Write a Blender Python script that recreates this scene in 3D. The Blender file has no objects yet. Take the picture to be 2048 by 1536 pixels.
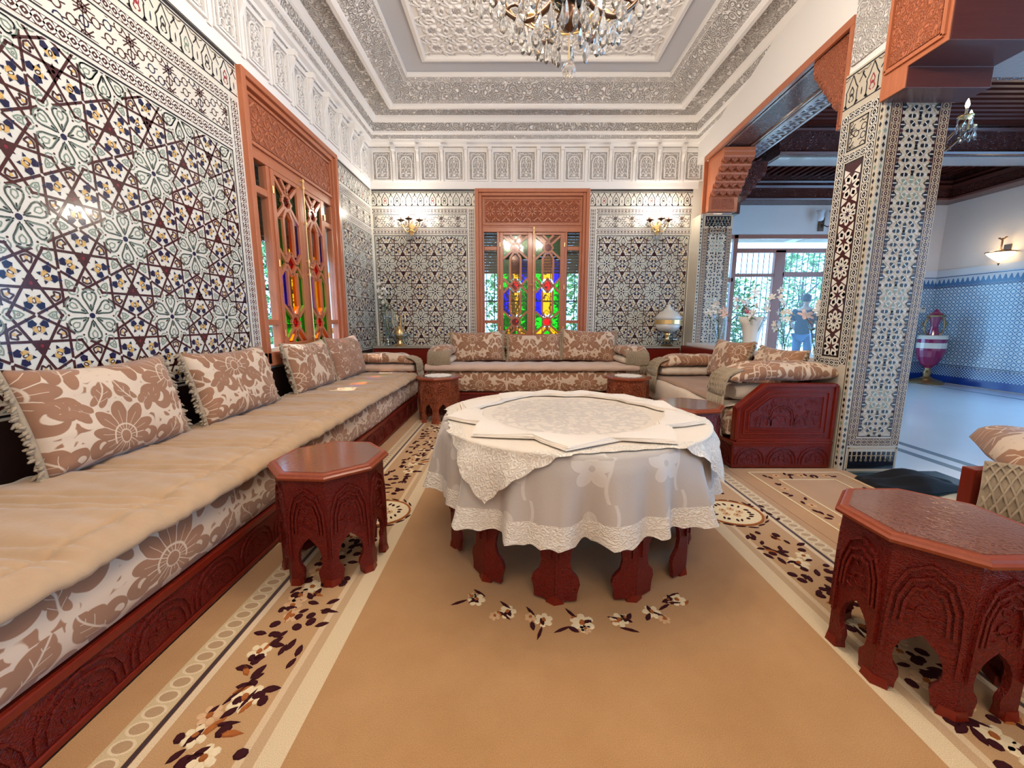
import bpy, bmesh, math, random
import numpy as np
from mathutils import Matrix, Vector
random.seed(7)
PI = math.pi
SC = bpy.context.scene
COL = SC.collection
# ------------------------------------------------------------------ camera, world, sun, exposure
FPX = 800.0
cam_d = bpy.data.cameras.new('camera')
cam_d.sensor_width = 36.0
cam_d.lens = 36.0 * FPX / 2048.0
cam_d.clip_start = 0.02
cam = bpy.data.objects.new('camera', cam_d)
COL.objects.link(cam)
cam.location = (0, 0, 1.15)
cam.rotation_euler = (PI / 2 - math.radians(8.95), 0, 0)
SC.camera = cam
SC.view_settings.view_transform = 'Standard'
SC.view_settings.look = 'None'
SC.view_settings.gamma = 1.0
SC.view_settings.use_curve_mapping = False
SC.view_settings.exposure = 0.12
world = bpy.data.worlds.new('daylight')
SC.world = world
world.use_nodes = True
bg = world.node_tree.nodes['Background']
bg.inputs[0].default_value = (0.28, 0.58, 1.0, 1)
bg.inputs[1].default_value = 8.0
sun_d = bpy.data.lights.new('sun', 'SUN')
sun_d.energy = 8.0
sun_d.angle = 0.01
sun_d.color = (1.0, 0.96, 0.9)
sun = bpy.data.objects.new('sun', sun_d)
COL.objects.link(sun)
sun.rotation_euler = Vector((0.6, 0.12, -1.0)).to_track_quat('-Z', 'Y').to_euler()
cy = SC.cycles
cy.max_bounces = 7
cy.diffuse_bounces = 4
cy.glossy_bounces = 3
cy.transmission_bounces = 6
cy.transparent_max_bounces = 10
cy.caustics_reflective = False
cy.caustics_refractive = False
cy.sample_clamp_indirect = 6.0


def lamp(name, loc, watts, color=(1, 0.90, 0.77), size=0.04):
    d = bpy.data.lights.new(name, 'POINT')
    d.energy = watts
    d.color = color
    d.shadow_soft_size = size
    o = bpy.data.objects.new(name, d)
    o.location = loc
    COL.objects.link(o)
    return o


# ------------------------------------------------------------------ node helpers
class X:
    """Arithmetic on shader sockets: every operator adds one math node."""

    def __init__(self, nt, s):
        self.nt, self.s = nt, s

    def op(self, name, *args, clamp=False):
        n = self.nt.nodes.new('ShaderNodeMath')
        n.operation = name
        n.use_clamp = clamp
        for i, a in enumerate((self,) + args):
            if isinstance(a, X):
                self.nt.links.new(a.s, n.inputs[i])
            else:
                n.inputs[i].default_value = float(a)
        return X(self.nt, n.outputs[0])

    def __add__(self, o): return self.op('ADD', o)
    __radd__ = __add__
    def __sub__(self, o): return self.op('SUBTRACT', o)
    def __rsub__(self, o): return (self * -1.0) + o
    def __mul__(self, o): return self.op('MULTIPLY', o)
    __rmul__ = __mul__
    def __truediv__(self, o): return self.op('DIVIDE', o)
    def abs(self): return self.op('ABSOLUTE')
    def fract(self): return self.op('FRACT')
    def sin(self): return self.op('SINE')
    def cos(self): return self.op('COSINE')
    def sqrt(self): return self.op('SQRT')
    def floor(self): return self.op('FLOOR')
    def min(self, o): return self.op('MINIMUM', o)
    def max(self, o): return self.op('MAXIMUM', o)
    def atan2(self, o): return self.op('ARCTAN2', o)
    def step(self, w=0.003):
        return (self * (1.0 / w)).op('ADD', 0.5, clamp=True)
    def lt(self, o): return self.op('LESS_THAN', o)


def newmat(name):
    m = bpy.data.materials.new(name)
    m.use_nodes = True
    nt = m.node_tree
    return m, nt, nt.nodes['Principled BSDF']


def coords(nt, kind='Object'):
    tc = nt.nodes.new('ShaderNodeTexCoord')
    sp = nt.nodes.new('ShaderNodeSeparateXYZ')
    nt.links.new(tc.outputs[kind], sp.inputs[0])
    return tc.outputs[kind], X(nt, sp.outputs[0]), X(nt, sp.outputs[1]), X(nt, sp.outputs[2])


def mix(nt, fac, a, b):
    n = nt.nodes.new('ShaderNodeMix')
    n.data_type = 'RGBA'
    if isinstance(fac, X):
        nt.links.new(fac.s, n.inputs[0])
    else:
        n.inputs[0].default_value = fac
    for i, c in ((6, a), (7, b)):
        if isinstance(c, tuple):
            n.inputs[i].default_value = (*c[:3], 1)
        else:
            nt.links.new(c, n.inputs[i])
    return n.outputs[2]


def noise(nt, vec, scale, detail=3.0, rough=0.55):
    n = nt.nodes.new('ShaderNodeTexNoise')
    n.inputs['Scale'].default_value = scale
    n.inputs['Detail'].default_value = detail
    n.inputs['Roughness'].default_value = rough
    if vec is not None:
        nt.links.new(vec, n.inputs['Vector'])
    return X(nt, n.outputs[0])


def voronoi(nt, vec, scale, feature='F1'):
    n = nt.nodes.new('ShaderNodeTexVoronoi')
    n.feature = feature
    n.inputs['Scale'].default_value = scale
    nt.links.new(vec, n.inputs['Vector'])
    return X(nt, n.outputs['Distance'])


def bump(nt, b, height, strength, dist):
    n = nt.nodes.new('ShaderNodeBump')
    n.inputs['Strength'].default_value = strength
    n.inputs['Distance'].default_value = dist
    nt.links.new(height.s, n.inputs['Height'])
    nt.links.new(n.outputs[0], b.inputs['Normal'])


def setc(nt, b, c):
    if isinstance(c, tuple):
        b.inputs['Base Color'].default_value = (*c[:3], 1)
    else:
        nt.links.new(c, b.inputs['Base Color'])


def plain(name, col, rough=0.5, metal=0.0, var=0.0, vscale=6.0, bmp=None, sheen=0.0, coat=0.0, spec=None):
    m, nt, b = newmat(name)
    vec, x, y, z = coords(nt)
    if var:
        f = noise(nt, vec, vscale)
        setc(nt, b, mix(nt, f, tuple(c * (1 - var) for c in col), tuple(min(1, c * (1 + var)) for c in col)))
    else:
        setc(nt, b, col)
    b.inputs['Roughness'].default_value = rough
    b.inputs['Metallic'].default_value = metal
    if sheen:
        b.inputs['Sheen Weight'].default_value = sheen
        b.inputs['Sheen Roughness'].default_value = 0.4
    if coat:
        b.inputs['Coat Weight'].default_value = coat
        b.inputs['Coat Roughness'].default_value = 0.08
    if spec is not None:
        b.inputs['Specular IOR Level'].default_value = spec
    if bmp:
        bump(nt, b, noise(nt, vec, bmp[0], 4.0), bmp[1], bmp[2])
    return m


def carved(name, col, col2, rough, scale, strength, dist, freq=26.0, coat=0.0):
    """Carved arabesque: curled ribs round scattered centres, as fine relief on the flat bands of wood and plaster."""
    m, nt, b = newmat(name)
    b.inputs['Specular IOR Level'].default_value = 0.3
    vec, x, y, z = coords(nt)
    n = nt.nodes.new('ShaderNodeTexNoise')
    n.inputs['Scale'].default_value = scale * 0.6
    n.inputs['Detail'].default_value = 1.0
    nt.links.new(vec, n.inputs['Vector'])
    ad = nt.nodes.new('ShaderNodeVectorMath')
    ad.operation = 'MULTIPLY_ADD'
    nt.links.new(n.outputs['Color'], ad.inputs[0])
    ad.inputs[1].default_value = (0.6 / scale,) * 3
    nt.links.new(vec, ad.inputs[2])
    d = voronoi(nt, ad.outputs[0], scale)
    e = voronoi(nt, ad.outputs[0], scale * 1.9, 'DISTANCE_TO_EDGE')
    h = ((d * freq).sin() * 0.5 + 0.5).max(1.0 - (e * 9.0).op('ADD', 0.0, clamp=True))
    setc(nt, b, mix(nt, h.op('ADD', 0.0, clamp=True), col2, col))  # hollows take the darker colour: painted shade that deepens the relief
    b.inputs['Roughness'].default_value = rough
    if coat:
        b.inputs['Coat Weight'].default_value = coat
        b.inputs['Coat Roughness'].default_value = 0.12
    bump(nt, b, h, strength, dist)
    return m


def wood(name, col, col2, rough=0.35, coat=0.3, axis='Z', carve=None, scale=9.0):
    m, nt, b = newmat(name)
    b.inputs['Specular IOR Level'].default_value = 0.3
    vec, x, y, z = coords(nt)
    mp = nt.nodes.new('ShaderNodeMapping')
    mp.inputs['Scale'].default_value = {'Z': (1, 1, .08), 'X': (.08, 1, 1), 'Y': (1, .08, 1)}[axis]
    nt.links.new(vec, mp.inputs[0])
    g = noise(nt, mp.outputs[0], scale * 6, 4.0, 0.6)
    setc(nt, b, mix(nt, g, col, col2))
    b.inputs['Roughness'].default_value = rough
    b.inputs['Coat Weight'].default_value = coat
    b.inputs['Coat Roughness'].default_value = 0.12
    bump(nt, b, g, 0.15, 0.001)
    return m


def glass(name, col=(1, 1, 1), rough=0.02, ior=1.48, trans=1.0):
    m, nt, b = newmat(name)
    setc(nt, b, col)
    b.inputs['Roughness'].default_value = rough
    b.inputs['IOR'].default_value = ior
    b.inputs['Transmission Weight'].default_value = trans
    return m


def pane_mat(name, col, gloss=0.12, rough=0.03):
    """Flat window glass: tinted see-through with a thin reflection."""
    m = bpy.data.materials.new(name)
    m.use_nodes = True
    nt = m.node_tree
    nt.nodes.clear()
    out = nt.nodes.new('ShaderNodeOutputMaterial')
    t = nt.nodes.new('ShaderNodeBsdfTransparent')
    t.inputs[0].default_value = (*col, 1)
    g = nt.nodes.new('ShaderNodeBsdfGlossy')
    g.inputs['Roughness'].default_value = rough
    mx = nt.nodes.new('ShaderNodeMixShader')
    mx.inputs[0].default_value = gloss
    nt.links.new(t.outputs[0], mx.inputs[1])
    nt.links.new(g.outputs[0], mx.inputs[2])
    nt.links.new(mx.outputs[0], out.inputs[0])
    return m


def glow(name, col, strength):
    m, nt, b = newmat(name)
    setc(nt, b, col)
    b.inputs['Emission Color'].default_value = (*col, 1)
    b.inputs['Emission Strength'].default_value = strength
    return m


# ------------------------------------------------------------------ fabrics
def damask(name, cream, brown, P=0.70, H=0.56, rough=0.85, sheen=0.25):
    m, nt, b = newmat(name)
    uv, u, v, _ = coords(nt, 'UV')
    wob = noise(nt, uv, 14.0, 1.0) * 0.012 - 0.006
    u = u + wob
    v = v + wob
    x = ((u * (1 / P) + 0.5).fract() - 0.5).abs() * P
    ya = ((v * (1 / H) + 0.5).fract() - 0.5) * H
    yb = ((v * (1 / H)).fract() - 0.5) * H
    xb = (P / 2) - x

    def palmette(x, y, s, n):
        """Fan flower: rounded petals with a cream vein each, a ringed heart, longer petals above than below."""
        y = y + 0.03 * s
        r = (x * x + y * y).sqrt()
        th = x.atan2(y)
        c = (th * n).cos().abs()
        sn = (th * n).sin().abs()
        env = (th * 0.5).cos() * 0.62 + 0.38
        R = (c * 0.34 + 0.66) * (0.185 * s) * env
        pet = (R - r).min(r * c * 0.45 - 0.0045)
        vein = (sn * r * 0.55 - 0.0028).max(r - R * 0.74)
        inner = ((r - 0.062 * s).abs() - 0.004).max(th - 2.0)
        bulb = (0.030 * s) - ((x * 1.2) * (x * 1.2) + y * y).sqrt()
        return pet.min(vein).min(inner).min((bulb * -1.0) - 0.006).max(bulb)

    def leaf(x, y, cx, cy, rot, ln, wd, n, veins):
        """Lobed acanthus leaf with a mid rib and side ribs."""
        ca, sa = math.cos(rot), math.sin(rot)
        px = (x - cx) * ca + (y - cy) * sa
        py = (y - cy) * ca - (x - cx) * sa
        py = py + px * px * 1.6
        qx = px * (1 / ln)
        qy = py * (1 / wd)
        r = (qx * qx + qy * qy).sqrt()
        th = qy.atan2(qx)
        R = 1.0 - (1.0 - (th * n).cos().abs()) * 0.42 * (th * 0.5).sin().abs().max(0.35)
        body = (R - r) * (min(ln, wd))
        vein = py.abs() - 0.0032
        side = (((px - py.abs() * 1.1) * veins).sin().abs() * 0.016 - 0.0022).max(r - 0.62)
        return body.min(vein).min(side.max(r * 0.02 - 0.0138 + 0.0))

    def crescent(x, y, cx, cy, R, w, ox, oy):
        dx, dy = x - cx, y - cy
        d1 = R - (dx * dx + dy * dy).sqrt()
        ex, ey = x - (cx + ox), y - (cy + oy)
        d2 = (ex * ex + ey * ey).sqrt() - (R - w)
        return d1.min(d2)

    p = palmette(x, ya, 1.12, 4.0)
    p = p.max(palmette(xb, yb, 0.98, 5.0))
    p = p.max(leaf(x, ya, 0.215, 0.085, 1.05, 0.125, 0.078, 2.5, 62.0))
    p = p.max(leaf(xb, yb, 0.185, 0.15, 0.55, 0.095, 0.062, 2.5, 75.0))
    p = p.max(leaf(x, ya, 0.155, -0.115, -0.55, 0.085, 0.046, 2.5, 85.0))
    p = p.max(crescent(x, ya, 0.085, -0.165, 0.060, 0.030, 0.016, 0.016))
    p = p.max(crescent(xb, yb, 0.10, -0.145, 0.052, 0.028, 0.012, 0.016))
    p = p.max(leaf(x, ya, 0.0, -0.195, 1.57, 0.060, 0.040, 2.5, 95.0))
    p = p.max(leaf(x, ya, 0.075, 0.205, 2.25, 0.088, 0.058, 2.5, 80.0))
    p = p.max(leaf(xb, yb, 0.055, 0.195, 2.0, 0.075, 0.045, 2.5, 80.0))
    p = p.max(crescent(x, ya, 0.135, 0.215, 0.040, 0.024, 0.012, -0.012))
    p = p.max(crescent(xb, yb, 0.135, -0.055, 0.042, 0.024, -0.014, 0.010))
    n2 = (noise(nt, uv, 9.0, 1.0) - 0.5).abs() * 0.16 - 0.013
    n3 = (noise(nt, uv, 15.0, 0.0) - 0.5).abs() * 0.10 - 0.008
    p = p.max(((p * -1.0) - 0.017).min(n2).min(n3))
    k = p.step(0.003)
    velvet = noise(nt, uv, 5.0, 2.0)
    fine = noise(nt, uv, 900.0, 0.0)
    br = mix(nt, velvet, tuple(c * 0.75 for c in brown), tuple(min(1, c * 1.25) for c in brown))
    cr = mix(nt, fine, tuple(c * 0.88 for c in cream), tuple(min(1, c * 1.08) for c in cream))
    setc(nt, b, mix(nt, k, cr, br))
    b.inputs['Roughness'].default_value = rough
    b.inputs['Sheen Weight'].default_value = sheen
    bump(nt, b, k + fine * 0.2, 0.35, 0.002)
    return m


# ------------------------------------------------------------------ mesh helpers
def T(x, y, z):
    return Matrix.Translation((x, y, z))


def R(a, ax='Z'):
    return Matrix.Rotation(a, 4, ax)


class MB:
    """Collects faces, then links them as ONE mesh object."""

    def __init__(s, M=None):
        s.v, s.f, s.m, s.uv = [], [], [], []
        s.M = M or Matrix()

    def face(s, pts, m=0, uv=None):
        i0 = len(s.v)
        for p in pts:
            s.v.append(tuple(s.M @ Vector(p)))
        s.f.append(tuple(range(i0, i0 + len(pts))))
        s.m.append(m)
        s.uv.append(uv or [(0.0, 0.0)] * len(pts))

    def mesh(s, vs, fs, m=0, uvs=None):
        i0 = len(s.v)
        s.v += [tuple(s.M @ Vector(p)) for p in vs]
        for f in fs:
            s.f.append(tuple(i0 + i for i in f))
            s.m.append(m)
            s.uv.append([uvs[i] for i in f] if uvs else [(0.0, 0.0)] * len(f))

    def box(s, x0, x1, y0, y1, z0, z1, m=0):
        v = [(x, y, z) for z in (z0, z1) for y in (y0, y1) for x in (x0, x1)]
        s.mesh(v, [(0, 2, 3, 1), (4, 5, 7, 6), (0, 1, 5, 4), (2, 6, 7, 3), (0, 4, 6, 2), (1, 3, 7, 5)], m)

    def prism(s, poly, f0, f1, m=0, cap=True):
        """poly: 2D points; f0, f1 map a 2D point to the 3D of the two ends."""
        n = len(poly)
        v = [f0(*p) for p in poly] + [f1(*p) for p in poly]
        fs = [(i, (i + 1) % n, n + (i + 1) % n, n + i) for i in range(n)]
        if cap:
            fs += [tuple(range(n))[::-1], tuple(range(n, 2 * n))]
        s.mesh(v, fs, m)

    def tube(s, path, r, n=6, m=0, close=False):
        P = [Vector(p) for p in path]
        vs, k = [], len(P)
        rr = r if isinstance(r, (list, tuple)) else [r] * k
        for i, p in enumerate(P):
            a = P[(i - 1) % k] if (close or i) else P[0]
            c = P[(i + 1) % k] if (close or i < k - 1) else P[-1]
            t = (c - a)
            t = t.normalized() if t.length > 1e-9 else Vector((0, 0, 1))
            u = t.cross(Vector((0.31, 0.17, 0.94)))
            if u.length < 1e-4:
                u = t.cross(Vector((1, 0, 0)))
            u.normalize()
            w = t.cross(u)
            for j in range(n):
                q = 2 * PI * j / n
                vs.append(p + u * (rr[i] * math.cos(q)) + w * (rr[i] * math.sin(q)))
        fs = []
        for i in range(k if close else k - 1):
            for j in range(n):
                a, b = i * n + j, i * n + (j + 1) % n
                c, d = ((i + 1) % k) * n + (j + 1) % n, ((i + 1) % k) * n + j
                fs.append((a, b, c, d))
        if not close:
            fs += [tuple(range(n))[::-1], tuple(range((k - 1) * n, k * n))]
        s.mesh(vs, fs, m)

    def lathe(s, prof, n=20, m=0, lob=None):
        """prof: (radius, z) from bottom to top round the local z axis."""
        vs, fs = [], []
        for r, z in prof:
            for j in range(n):
                q = 2 * PI * j / n
                k = r * (1 + (lob(q) if lob else 0))
                vs.append((k * math.cos(q), k * math.sin(q), z))
        for i in range(len(prof) - 1):
            for j in range(n):
                fs.append((i * n + j, i * n + (j + 1) % n, (i + 1) * n + (j + 1) % n, (i + 1) * n + j))
        if prof[0][0] > 1e-4:
            fs.append(tuple(range(n))[::-1])
        if prof[-1][0] > 1e-4:
            fs.append(tuple(range((len(prof) - 1) * n, len(prof) * n)))
        s.mesh(vs, fs, m)

    def grid(s, fn, nu, nv, uvfn=None, m=0, close_u=False):
        vs, uvs, fs = [], [], []
        for j in range(nv + 1):
            for i in range(nu + 1):
                a, b = i / nu, j / nv
                vs.append(fn(a, b))
                uvs.append(uvfn(a, b) if uvfn else (a, b))
        for j in range(nv):
            for i in range(nu):
                q = j * (nu + 1) + i
                fs.append((q, q + 1, q + nu + 2, q + nu + 1))
        s.mesh(vs, fs, m, uvs)

    def build(s, name, mats, parent=None, smooth=False, bevel=0.0, weld=False, solid=0.0, loc=None, rotz=0.0, sub=0, fixn=True):
        me = bpy.data.meshes.new(name)
        me.from_pydata(s.v, [], s.f)
        mats = mats if isinstance(mats, (list, tuple)) else [mats]
        for mt in mats:
            me.materials.append(mt)
        me.polygons.foreach_set('material_index', s.m)
        if any(any(c != (0.0, 0.0) for c in q) for q in s.uv):
            ul = me.uv_layers.new(name='uv')
            ul.data.foreach_set('uv', [c for q in s.uv for p in q for c in p])
        if weld or fixn:
            bm = bmesh.new()
            bm.from_mesh(me)
            if weld:
                bmesh.ops.remove_doubles(bm, verts=bm.verts, dist=1e-5)
            if fixn:
                bmesh.ops.recalc_face_normals(bm, faces=bm.faces)
            bm.to_mesh(me)
            bm.free()
        if smooth:
            me.polygons.foreach_set('use_smooth', [True] * len(me.polygons))
        me.update()
        o = bpy.data.objects.new(name, me)
        COL.objects.link(o)
        if parent is not None:
            o.parent = parent
        if loc:
            o.location = loc
        if rotz:
            o.rotation_euler.z = rotz
        if solid:
            md = o.modifiers.new('thickness', 'SOLIDIFY')
            md.thickness = solid
            md.offset = 0
        if bevel:
            md = o.modifiers.new('bevel', 'BEVEL')
            md.width = bevel
            md.segments = 2
            md.limit_method = 'ANGLE'
        if sub:
            md = o.modifiers.new('subsurf', 'SUBSURF')
            md.levels = md.render_levels = sub
        return o


def thing(name, label, cat, loc=(0, 0, 0), rotz=0.0, group=None):
    o = bpy.data.objects.new(name, None)
    COL.objects.link(o)
    o.location = loc
    o.rotation_euler.z = rotz
    return tag(o, label, cat, group)


def tag(o, label, cat, group=None):
    o['label'] = label
    o['category'] = cat
    if group:
        o['group'] = group
    return o


def struct(o, label=None):
    o['kind'] = 'structure'
    if label:
        o['label'] = label
    return o


def stuff(o):
    o['kind'] = 'stuff'
    return o


def inst(src, parent=None, M=None, name=None):
    o = bpy.data.objects.new(name or src.name.split('.')[0], src.data)
    COL.objects.link(o)
    if parent is not None:
        o.parent = parent
    if M is not None:
        o.matrix_basis = M
    return o


def dup(root, loc, rotz=None, label=None, group=None):
    r = root.copy()
    COL.objects.link(r)
    r.location = loc
    if rotz is not None:
        r.rotation_euler.z = rotz
    if label:
        r['label'] = label
    if group:
        r['group'] = group
    for ch in list(root.children):
        c = ch.copy()
        COL.objects.link(c)
        c.parent = r
        for g in list(ch.children):
            d = g.copy()
            COL.objects.link(d)
            d.parent = c
    return r


def sm(a, b, x):
    t = min(1, max(0, (x - a) / (b - a)))
    return t * t * (3 - 2 * t)


# ------------------------------------------------------------------ materials
PLASTER = plain('white_plaster', (0.80, 0.765, 0.73), 0.8, bmp=(60, 0.08, 0.002))
PLASTER_CARVED = carved('carved_plaster', (0.83, 0.79, 0.75), (0.50, 0.44, 0.41), 0.8, 13.0, 1.0, 0.02, 24.0)  # second colour puts shade into the hollows of the carving
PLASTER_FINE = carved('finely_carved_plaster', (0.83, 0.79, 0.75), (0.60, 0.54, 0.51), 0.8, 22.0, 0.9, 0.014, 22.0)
GREYCEIL = plain('grey_painted_plaster', (0.50, 0.50, 0.52), 0.8)
GLAZE = plain('ivory_glazed_tile', (0.68, 0.645, 0.56), 0.14, var=0.06, vscale=3.0, coat=0.4)
HALLWALL = plain('cream_rendered_wall', (0.72, 0.66, 0.62), 0.85, bmp=(40, 0.1, 0.002))
GLAZE_C = plain('tan_ivory_column_tile', (0.54, 0.48, 0.385), 0.18, var=0.08, vscale=3.0, coat=0.3)  # darker and tanner than the ivory of the walls
C_MAROON = plain('maroon_glaze', (0.055, 0.014, 0.016), 0.18, coat=0.3)
C_BLACK = plain('black_glaze', (0.010, 0.010, 0.016), 0.18, coat=0.3)
C_GREEN = plain('sage_green_glaze', (0.20, 0.26, 0.20), 0.2, coat=0.3)
C_BLUE = plain('cobalt_glaze', (0.010, 0.011, 0.050), 0.18, coat=0.3)
C_YEL = plain('honey_yellow_glaze', (0.62, 0.38, 0.12), 0.2, coat=0.3)
C_WHITE = plain('white_glaze', (0.72, 0.69, 0.62), 0.16, coat=0.3)
C_TAN = plain('tan_glaze', (0.50, 0.37, 0.24), 0.2, coat=0.3)
C_BROWN = plain('umber_glaze', (0.11, 0.075, 0.035), 0.2, coat=0.3)
C_RED = plain('crimson_glaze', (0.30, 0.02, 0.04), 0.2, coat=0.3)
TILES = [C_MAROON, C_BLACK, C_GREEN, C_BLUE, C_YEL, C_WHITE, C_TAN, C_BROWN, C_RED, GLAZE]
MAR, BLK, GRN, BLU, YEL, WHT, TAN, BRN, RED, GLZ = range(10)
W_OR = wood('cedar_window_wood', (0.36, 0.105, 0.045), (0.50, 0.17, 0.08), 0.34, 0.35)
W_ORC = carved('carved_cedar', (0.46, 0.14, 0.065), (0.27, 0.065, 0.028), 0.4, 22.0, 0.8, 0.008)
W_RED = wood('varnished_mahogany', (0.125, 0.007, 0.003), (0.20, 0.017, 0.006), 0.32, 0.15)
W_REDC = carved('carved_mahogany', (0.16, 0.009, 0.004), (0.085, 0.004, 0.002), 0.40, 46.0, 0.45, 0.004, coat=0.05)
W_TOP = carved('stool_top_inlay', (0.24, 0.105, 0.070), (0.15, 0.050, 0.032), 0.12, 24.0, 0.12, 0.002, coat=1.0)
W_EDGE = wood('orange_table_edge', (0.20, 0.034, 0.012), (0.28, 0.060, 0.022), .3, .2)
W_DARK = wood('dark_ceiling_wood', (0.075, 0.016, 0.012), (0.12, 0.03, 0.02), 0.3, 0.4, 'X')
W_DARKC = carved('carved_dark_ceiling_wood', (0.13, 0.035, 0.025), (0.055, 0.012, 0.010), 0.28, 14.0, 0.9, 0.012, coat=0.4)
BRASS = plain('polished_brass', (0.80, 0.53, 0.22), 0.32, 0.8)
BRONZE = plain('dark_bronze', (0.16, 0.09, 0.06), 0.32, 1.0)
IRON = plain('black_wrought_iron', (0.015, 0.015, 0.02), 0.5)
CRYSTAL = glass('cut_crystal', (1, 0.985, 0.96), 0.02, 1.5, .86)
VGLASS = pane_mat('thin_vase_glass', (0.90, 0.95, 0.97), 0.16, 0.02)
G_CLEAR = pane_mat('clear_window_glass', (0.93, 0.97, 0.98), 0.02)
G_RED = pane_mat('ruby_glass', (0.75, 0.004, 0.02), 0.06, 0.08)
G_BLUE = pane_mat('cobalt_glass', (0.01, 0.03, 0.75), 0.06, 0.08)
G_GREEN = pane_mat('emerald_glass', (0.02, 0.55, 0.03), 0.06, 0.08)
G_AMBER = pane_mat('amber_glass', (0.85, 0.42, 0.01), 0.06, 0.08)
MARBLE = plain('pale_marble', (0.80, 0.80, 0.80), 0.16, var=0.05, vscale=2.0, coat=0.3)
MARBLE_G = plain('dark_green_marble', (0.010, 0.022, 0.014), 0.12, var=0.7, vscale=14.0, coat=0.5)
MARBLE_S = plain('blue_grey_marble', (0.16, 0.22, 0.26), 0.2)
DAMASK = damask('brown_and_cream_damask', (0.66, 0.50, 0.36), (0.31, 0.145, 0.075))
DAMASK_S = damask('brown_and_cream_damask_small_repeat', (0.66, 0.51, 0.38), (0.32, 0.155, 0.09), 0.36, 0.30)
QUILT = plain('fawn_velour', (0.43, 0.275, 0.155), 0.9, var=0.16, vscale=9.0, bmp=(70, 0.25, 0.004), sheen=0.4)
QUILT_P = plain('pale_rose_velour', (0.60, 0.42, 0.32), 0.9, var=0.12, vscale=9.0, bmp=(60, 0.2, 0.003), sheen=0.4)
QUILT_B = plain('brown_velour', (0.33, 0.19, 0.12), 0.9, var=0.15, vscale=9.0, bmp=(60, 0.2, 0.003), sheen=0.4)
CREAM = plain('cream_cotton', (0.66, 0.54, 0.42), 0.9, var=0.10, vscale=16.0, bmp=(90, 0.2, 0.003), sheen=0.2)
FRINGE = plain('taupe_macrame_cord', (0.34, 0.255, 0.165), 0.85, var=0.25, vscale=40.0, sheen=0.3)
NAPKIN = plain('ivory_linen_napkin', (0.78, 0.68, 0.58), 0.8, var=0.04, bmp=(120, 0.1, 0.002), sheen=0.15)
LEAFC = plain('green_leaf', (0.05, 0.12, 0.035), 0.5, var=0.4, vscale=12.0)
HEDGE = plain('garden_foliage', (0.10, 0.24, 0.06), 0.6, var=0.5, vscale=3.0)
BARK = plain('tree_bark', (0.10, 0.075, 0.05), 0.9)
PETAL = plain('white_petal', (0.82, 0.78, 0.72), 0.6)
PETAL_P = plain('pale_pink_petal', (0.80, 0.60, 0.56), 0.6)
PETAL_R = plain('coral_red_petal', (0.75, 0.12, 0.10), 0.6)
BULB = glow('lit_candle_bulb', (1.0, 0.86, 0.66), 30.0)
SHUT = plain('brown_shutter_slat', (0.10, 0.07, 0.05), 0.6)

# ------------------------------------------------------------------ 2D tile pieces: (colour, convex polygon)
XL, YB = -2.10, 6.29


def seg(x0, y0, x1, y1, w):
    dx, dy = x1 - x0, y1 - y0
    l = math.hypot(dx, dy) or 1
    nx, ny = -dy / l * w / 2, dx / l * w / 2
    return [(x0 + nx, y0 + ny), (x0 - nx, y0 - ny), (x1 - nx, y1 - ny), (x1 + nx, y1 + ny)]


def pline(pts, w):
    return [seg(*pts[i], *pts[i + 1], w) for i in range(len(pts) - 1)]


def rot2(poly, a, ox=0.0, oy=0.0):
    c, s = math.cos(a), math.sin(a)
    return [(x * c - y * s + ox, x * s + y * c + oy) for x, y in poly]


def ell(rx, ry, n=10, ox=0.0, oy=0.0):
    return [(ox + rx * math.cos(2 * PI * i / n), oy + ry * math.sin(2 * PI * i / n)) for i in range(n)]


def arc(cx, cy, r, a0, a1, n=6):
    return [(cx + r * math.cos(a0 + (a1 - a0) * i / n), cy + r * math.sin(a0 + (a1 - a0) * i / n)) for i in range(n + 1)]


ZA = 0.476                                       # spacing of the rosettes in the main field


def rosette_polys():
    P = []
    for k in range(6):
        a = k * PI / 3 + PI / 6                    # green petals towards the stars
        pet = [(0.030, 0.0), (0.052, 0.013), (0.085, 0.030), (0.108, 0.032), (0.124, 0.018), (0.128, 0.0)]
        pet = pet + [(x, -y) for x, y in pet[-2:0:-1]] + [pet[0]]
        for q in pline(pet, 0.0075):
            P.append((GRN, rot2(q, a)))
        for q in pline([(0.072, 0.0), (0.088, 0.013), (0.106, 0.010), (0.110, 0.0), (0.106, -0.010), (0.088, -0.013), (0.072, 0.0)], 0.0055):
            P.append((GRN, rot2(q, a)))
        P.append((BLK, rot2(seg(0.020, 0, 0.056, 0, 0.006), a)))
        P.append((MAR, rot2(ell(0.005, 0.005, 5, 0.143, 0.0), a)))
        b = k * PI / 3                             # dark hooked double lines towards the crossings
        for s in (1, -1):
            for q in pline([(0.026, s * 0.010), (0.050, s * 0.013), (0.088, s * 0.015), (0.104, s * 0.022), (0.110, s * 0.036), (0.104, s * 0.050)], 0.0065):
                P.append((BLK, rot2(q, b)))
            for q in pline([(0.118, s * 0.004), (0.126, s * 0.020), (0.140, s * 0.026), (0.152, s * 0.014)], 0.0055):
                P.append((GRN, rot2(q, b)))
            P.append((MAR, rot2(ell(0.0045, 0.0045, 5, 0.123, s * 0.040), b)))
        P.append((MAR, rot2(ell(0.0055, 0.0055, 5, 0.108, 0.0), b)))
    P.append((BLU, ell(0.014, 0.014, 10)))
    return P


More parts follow.
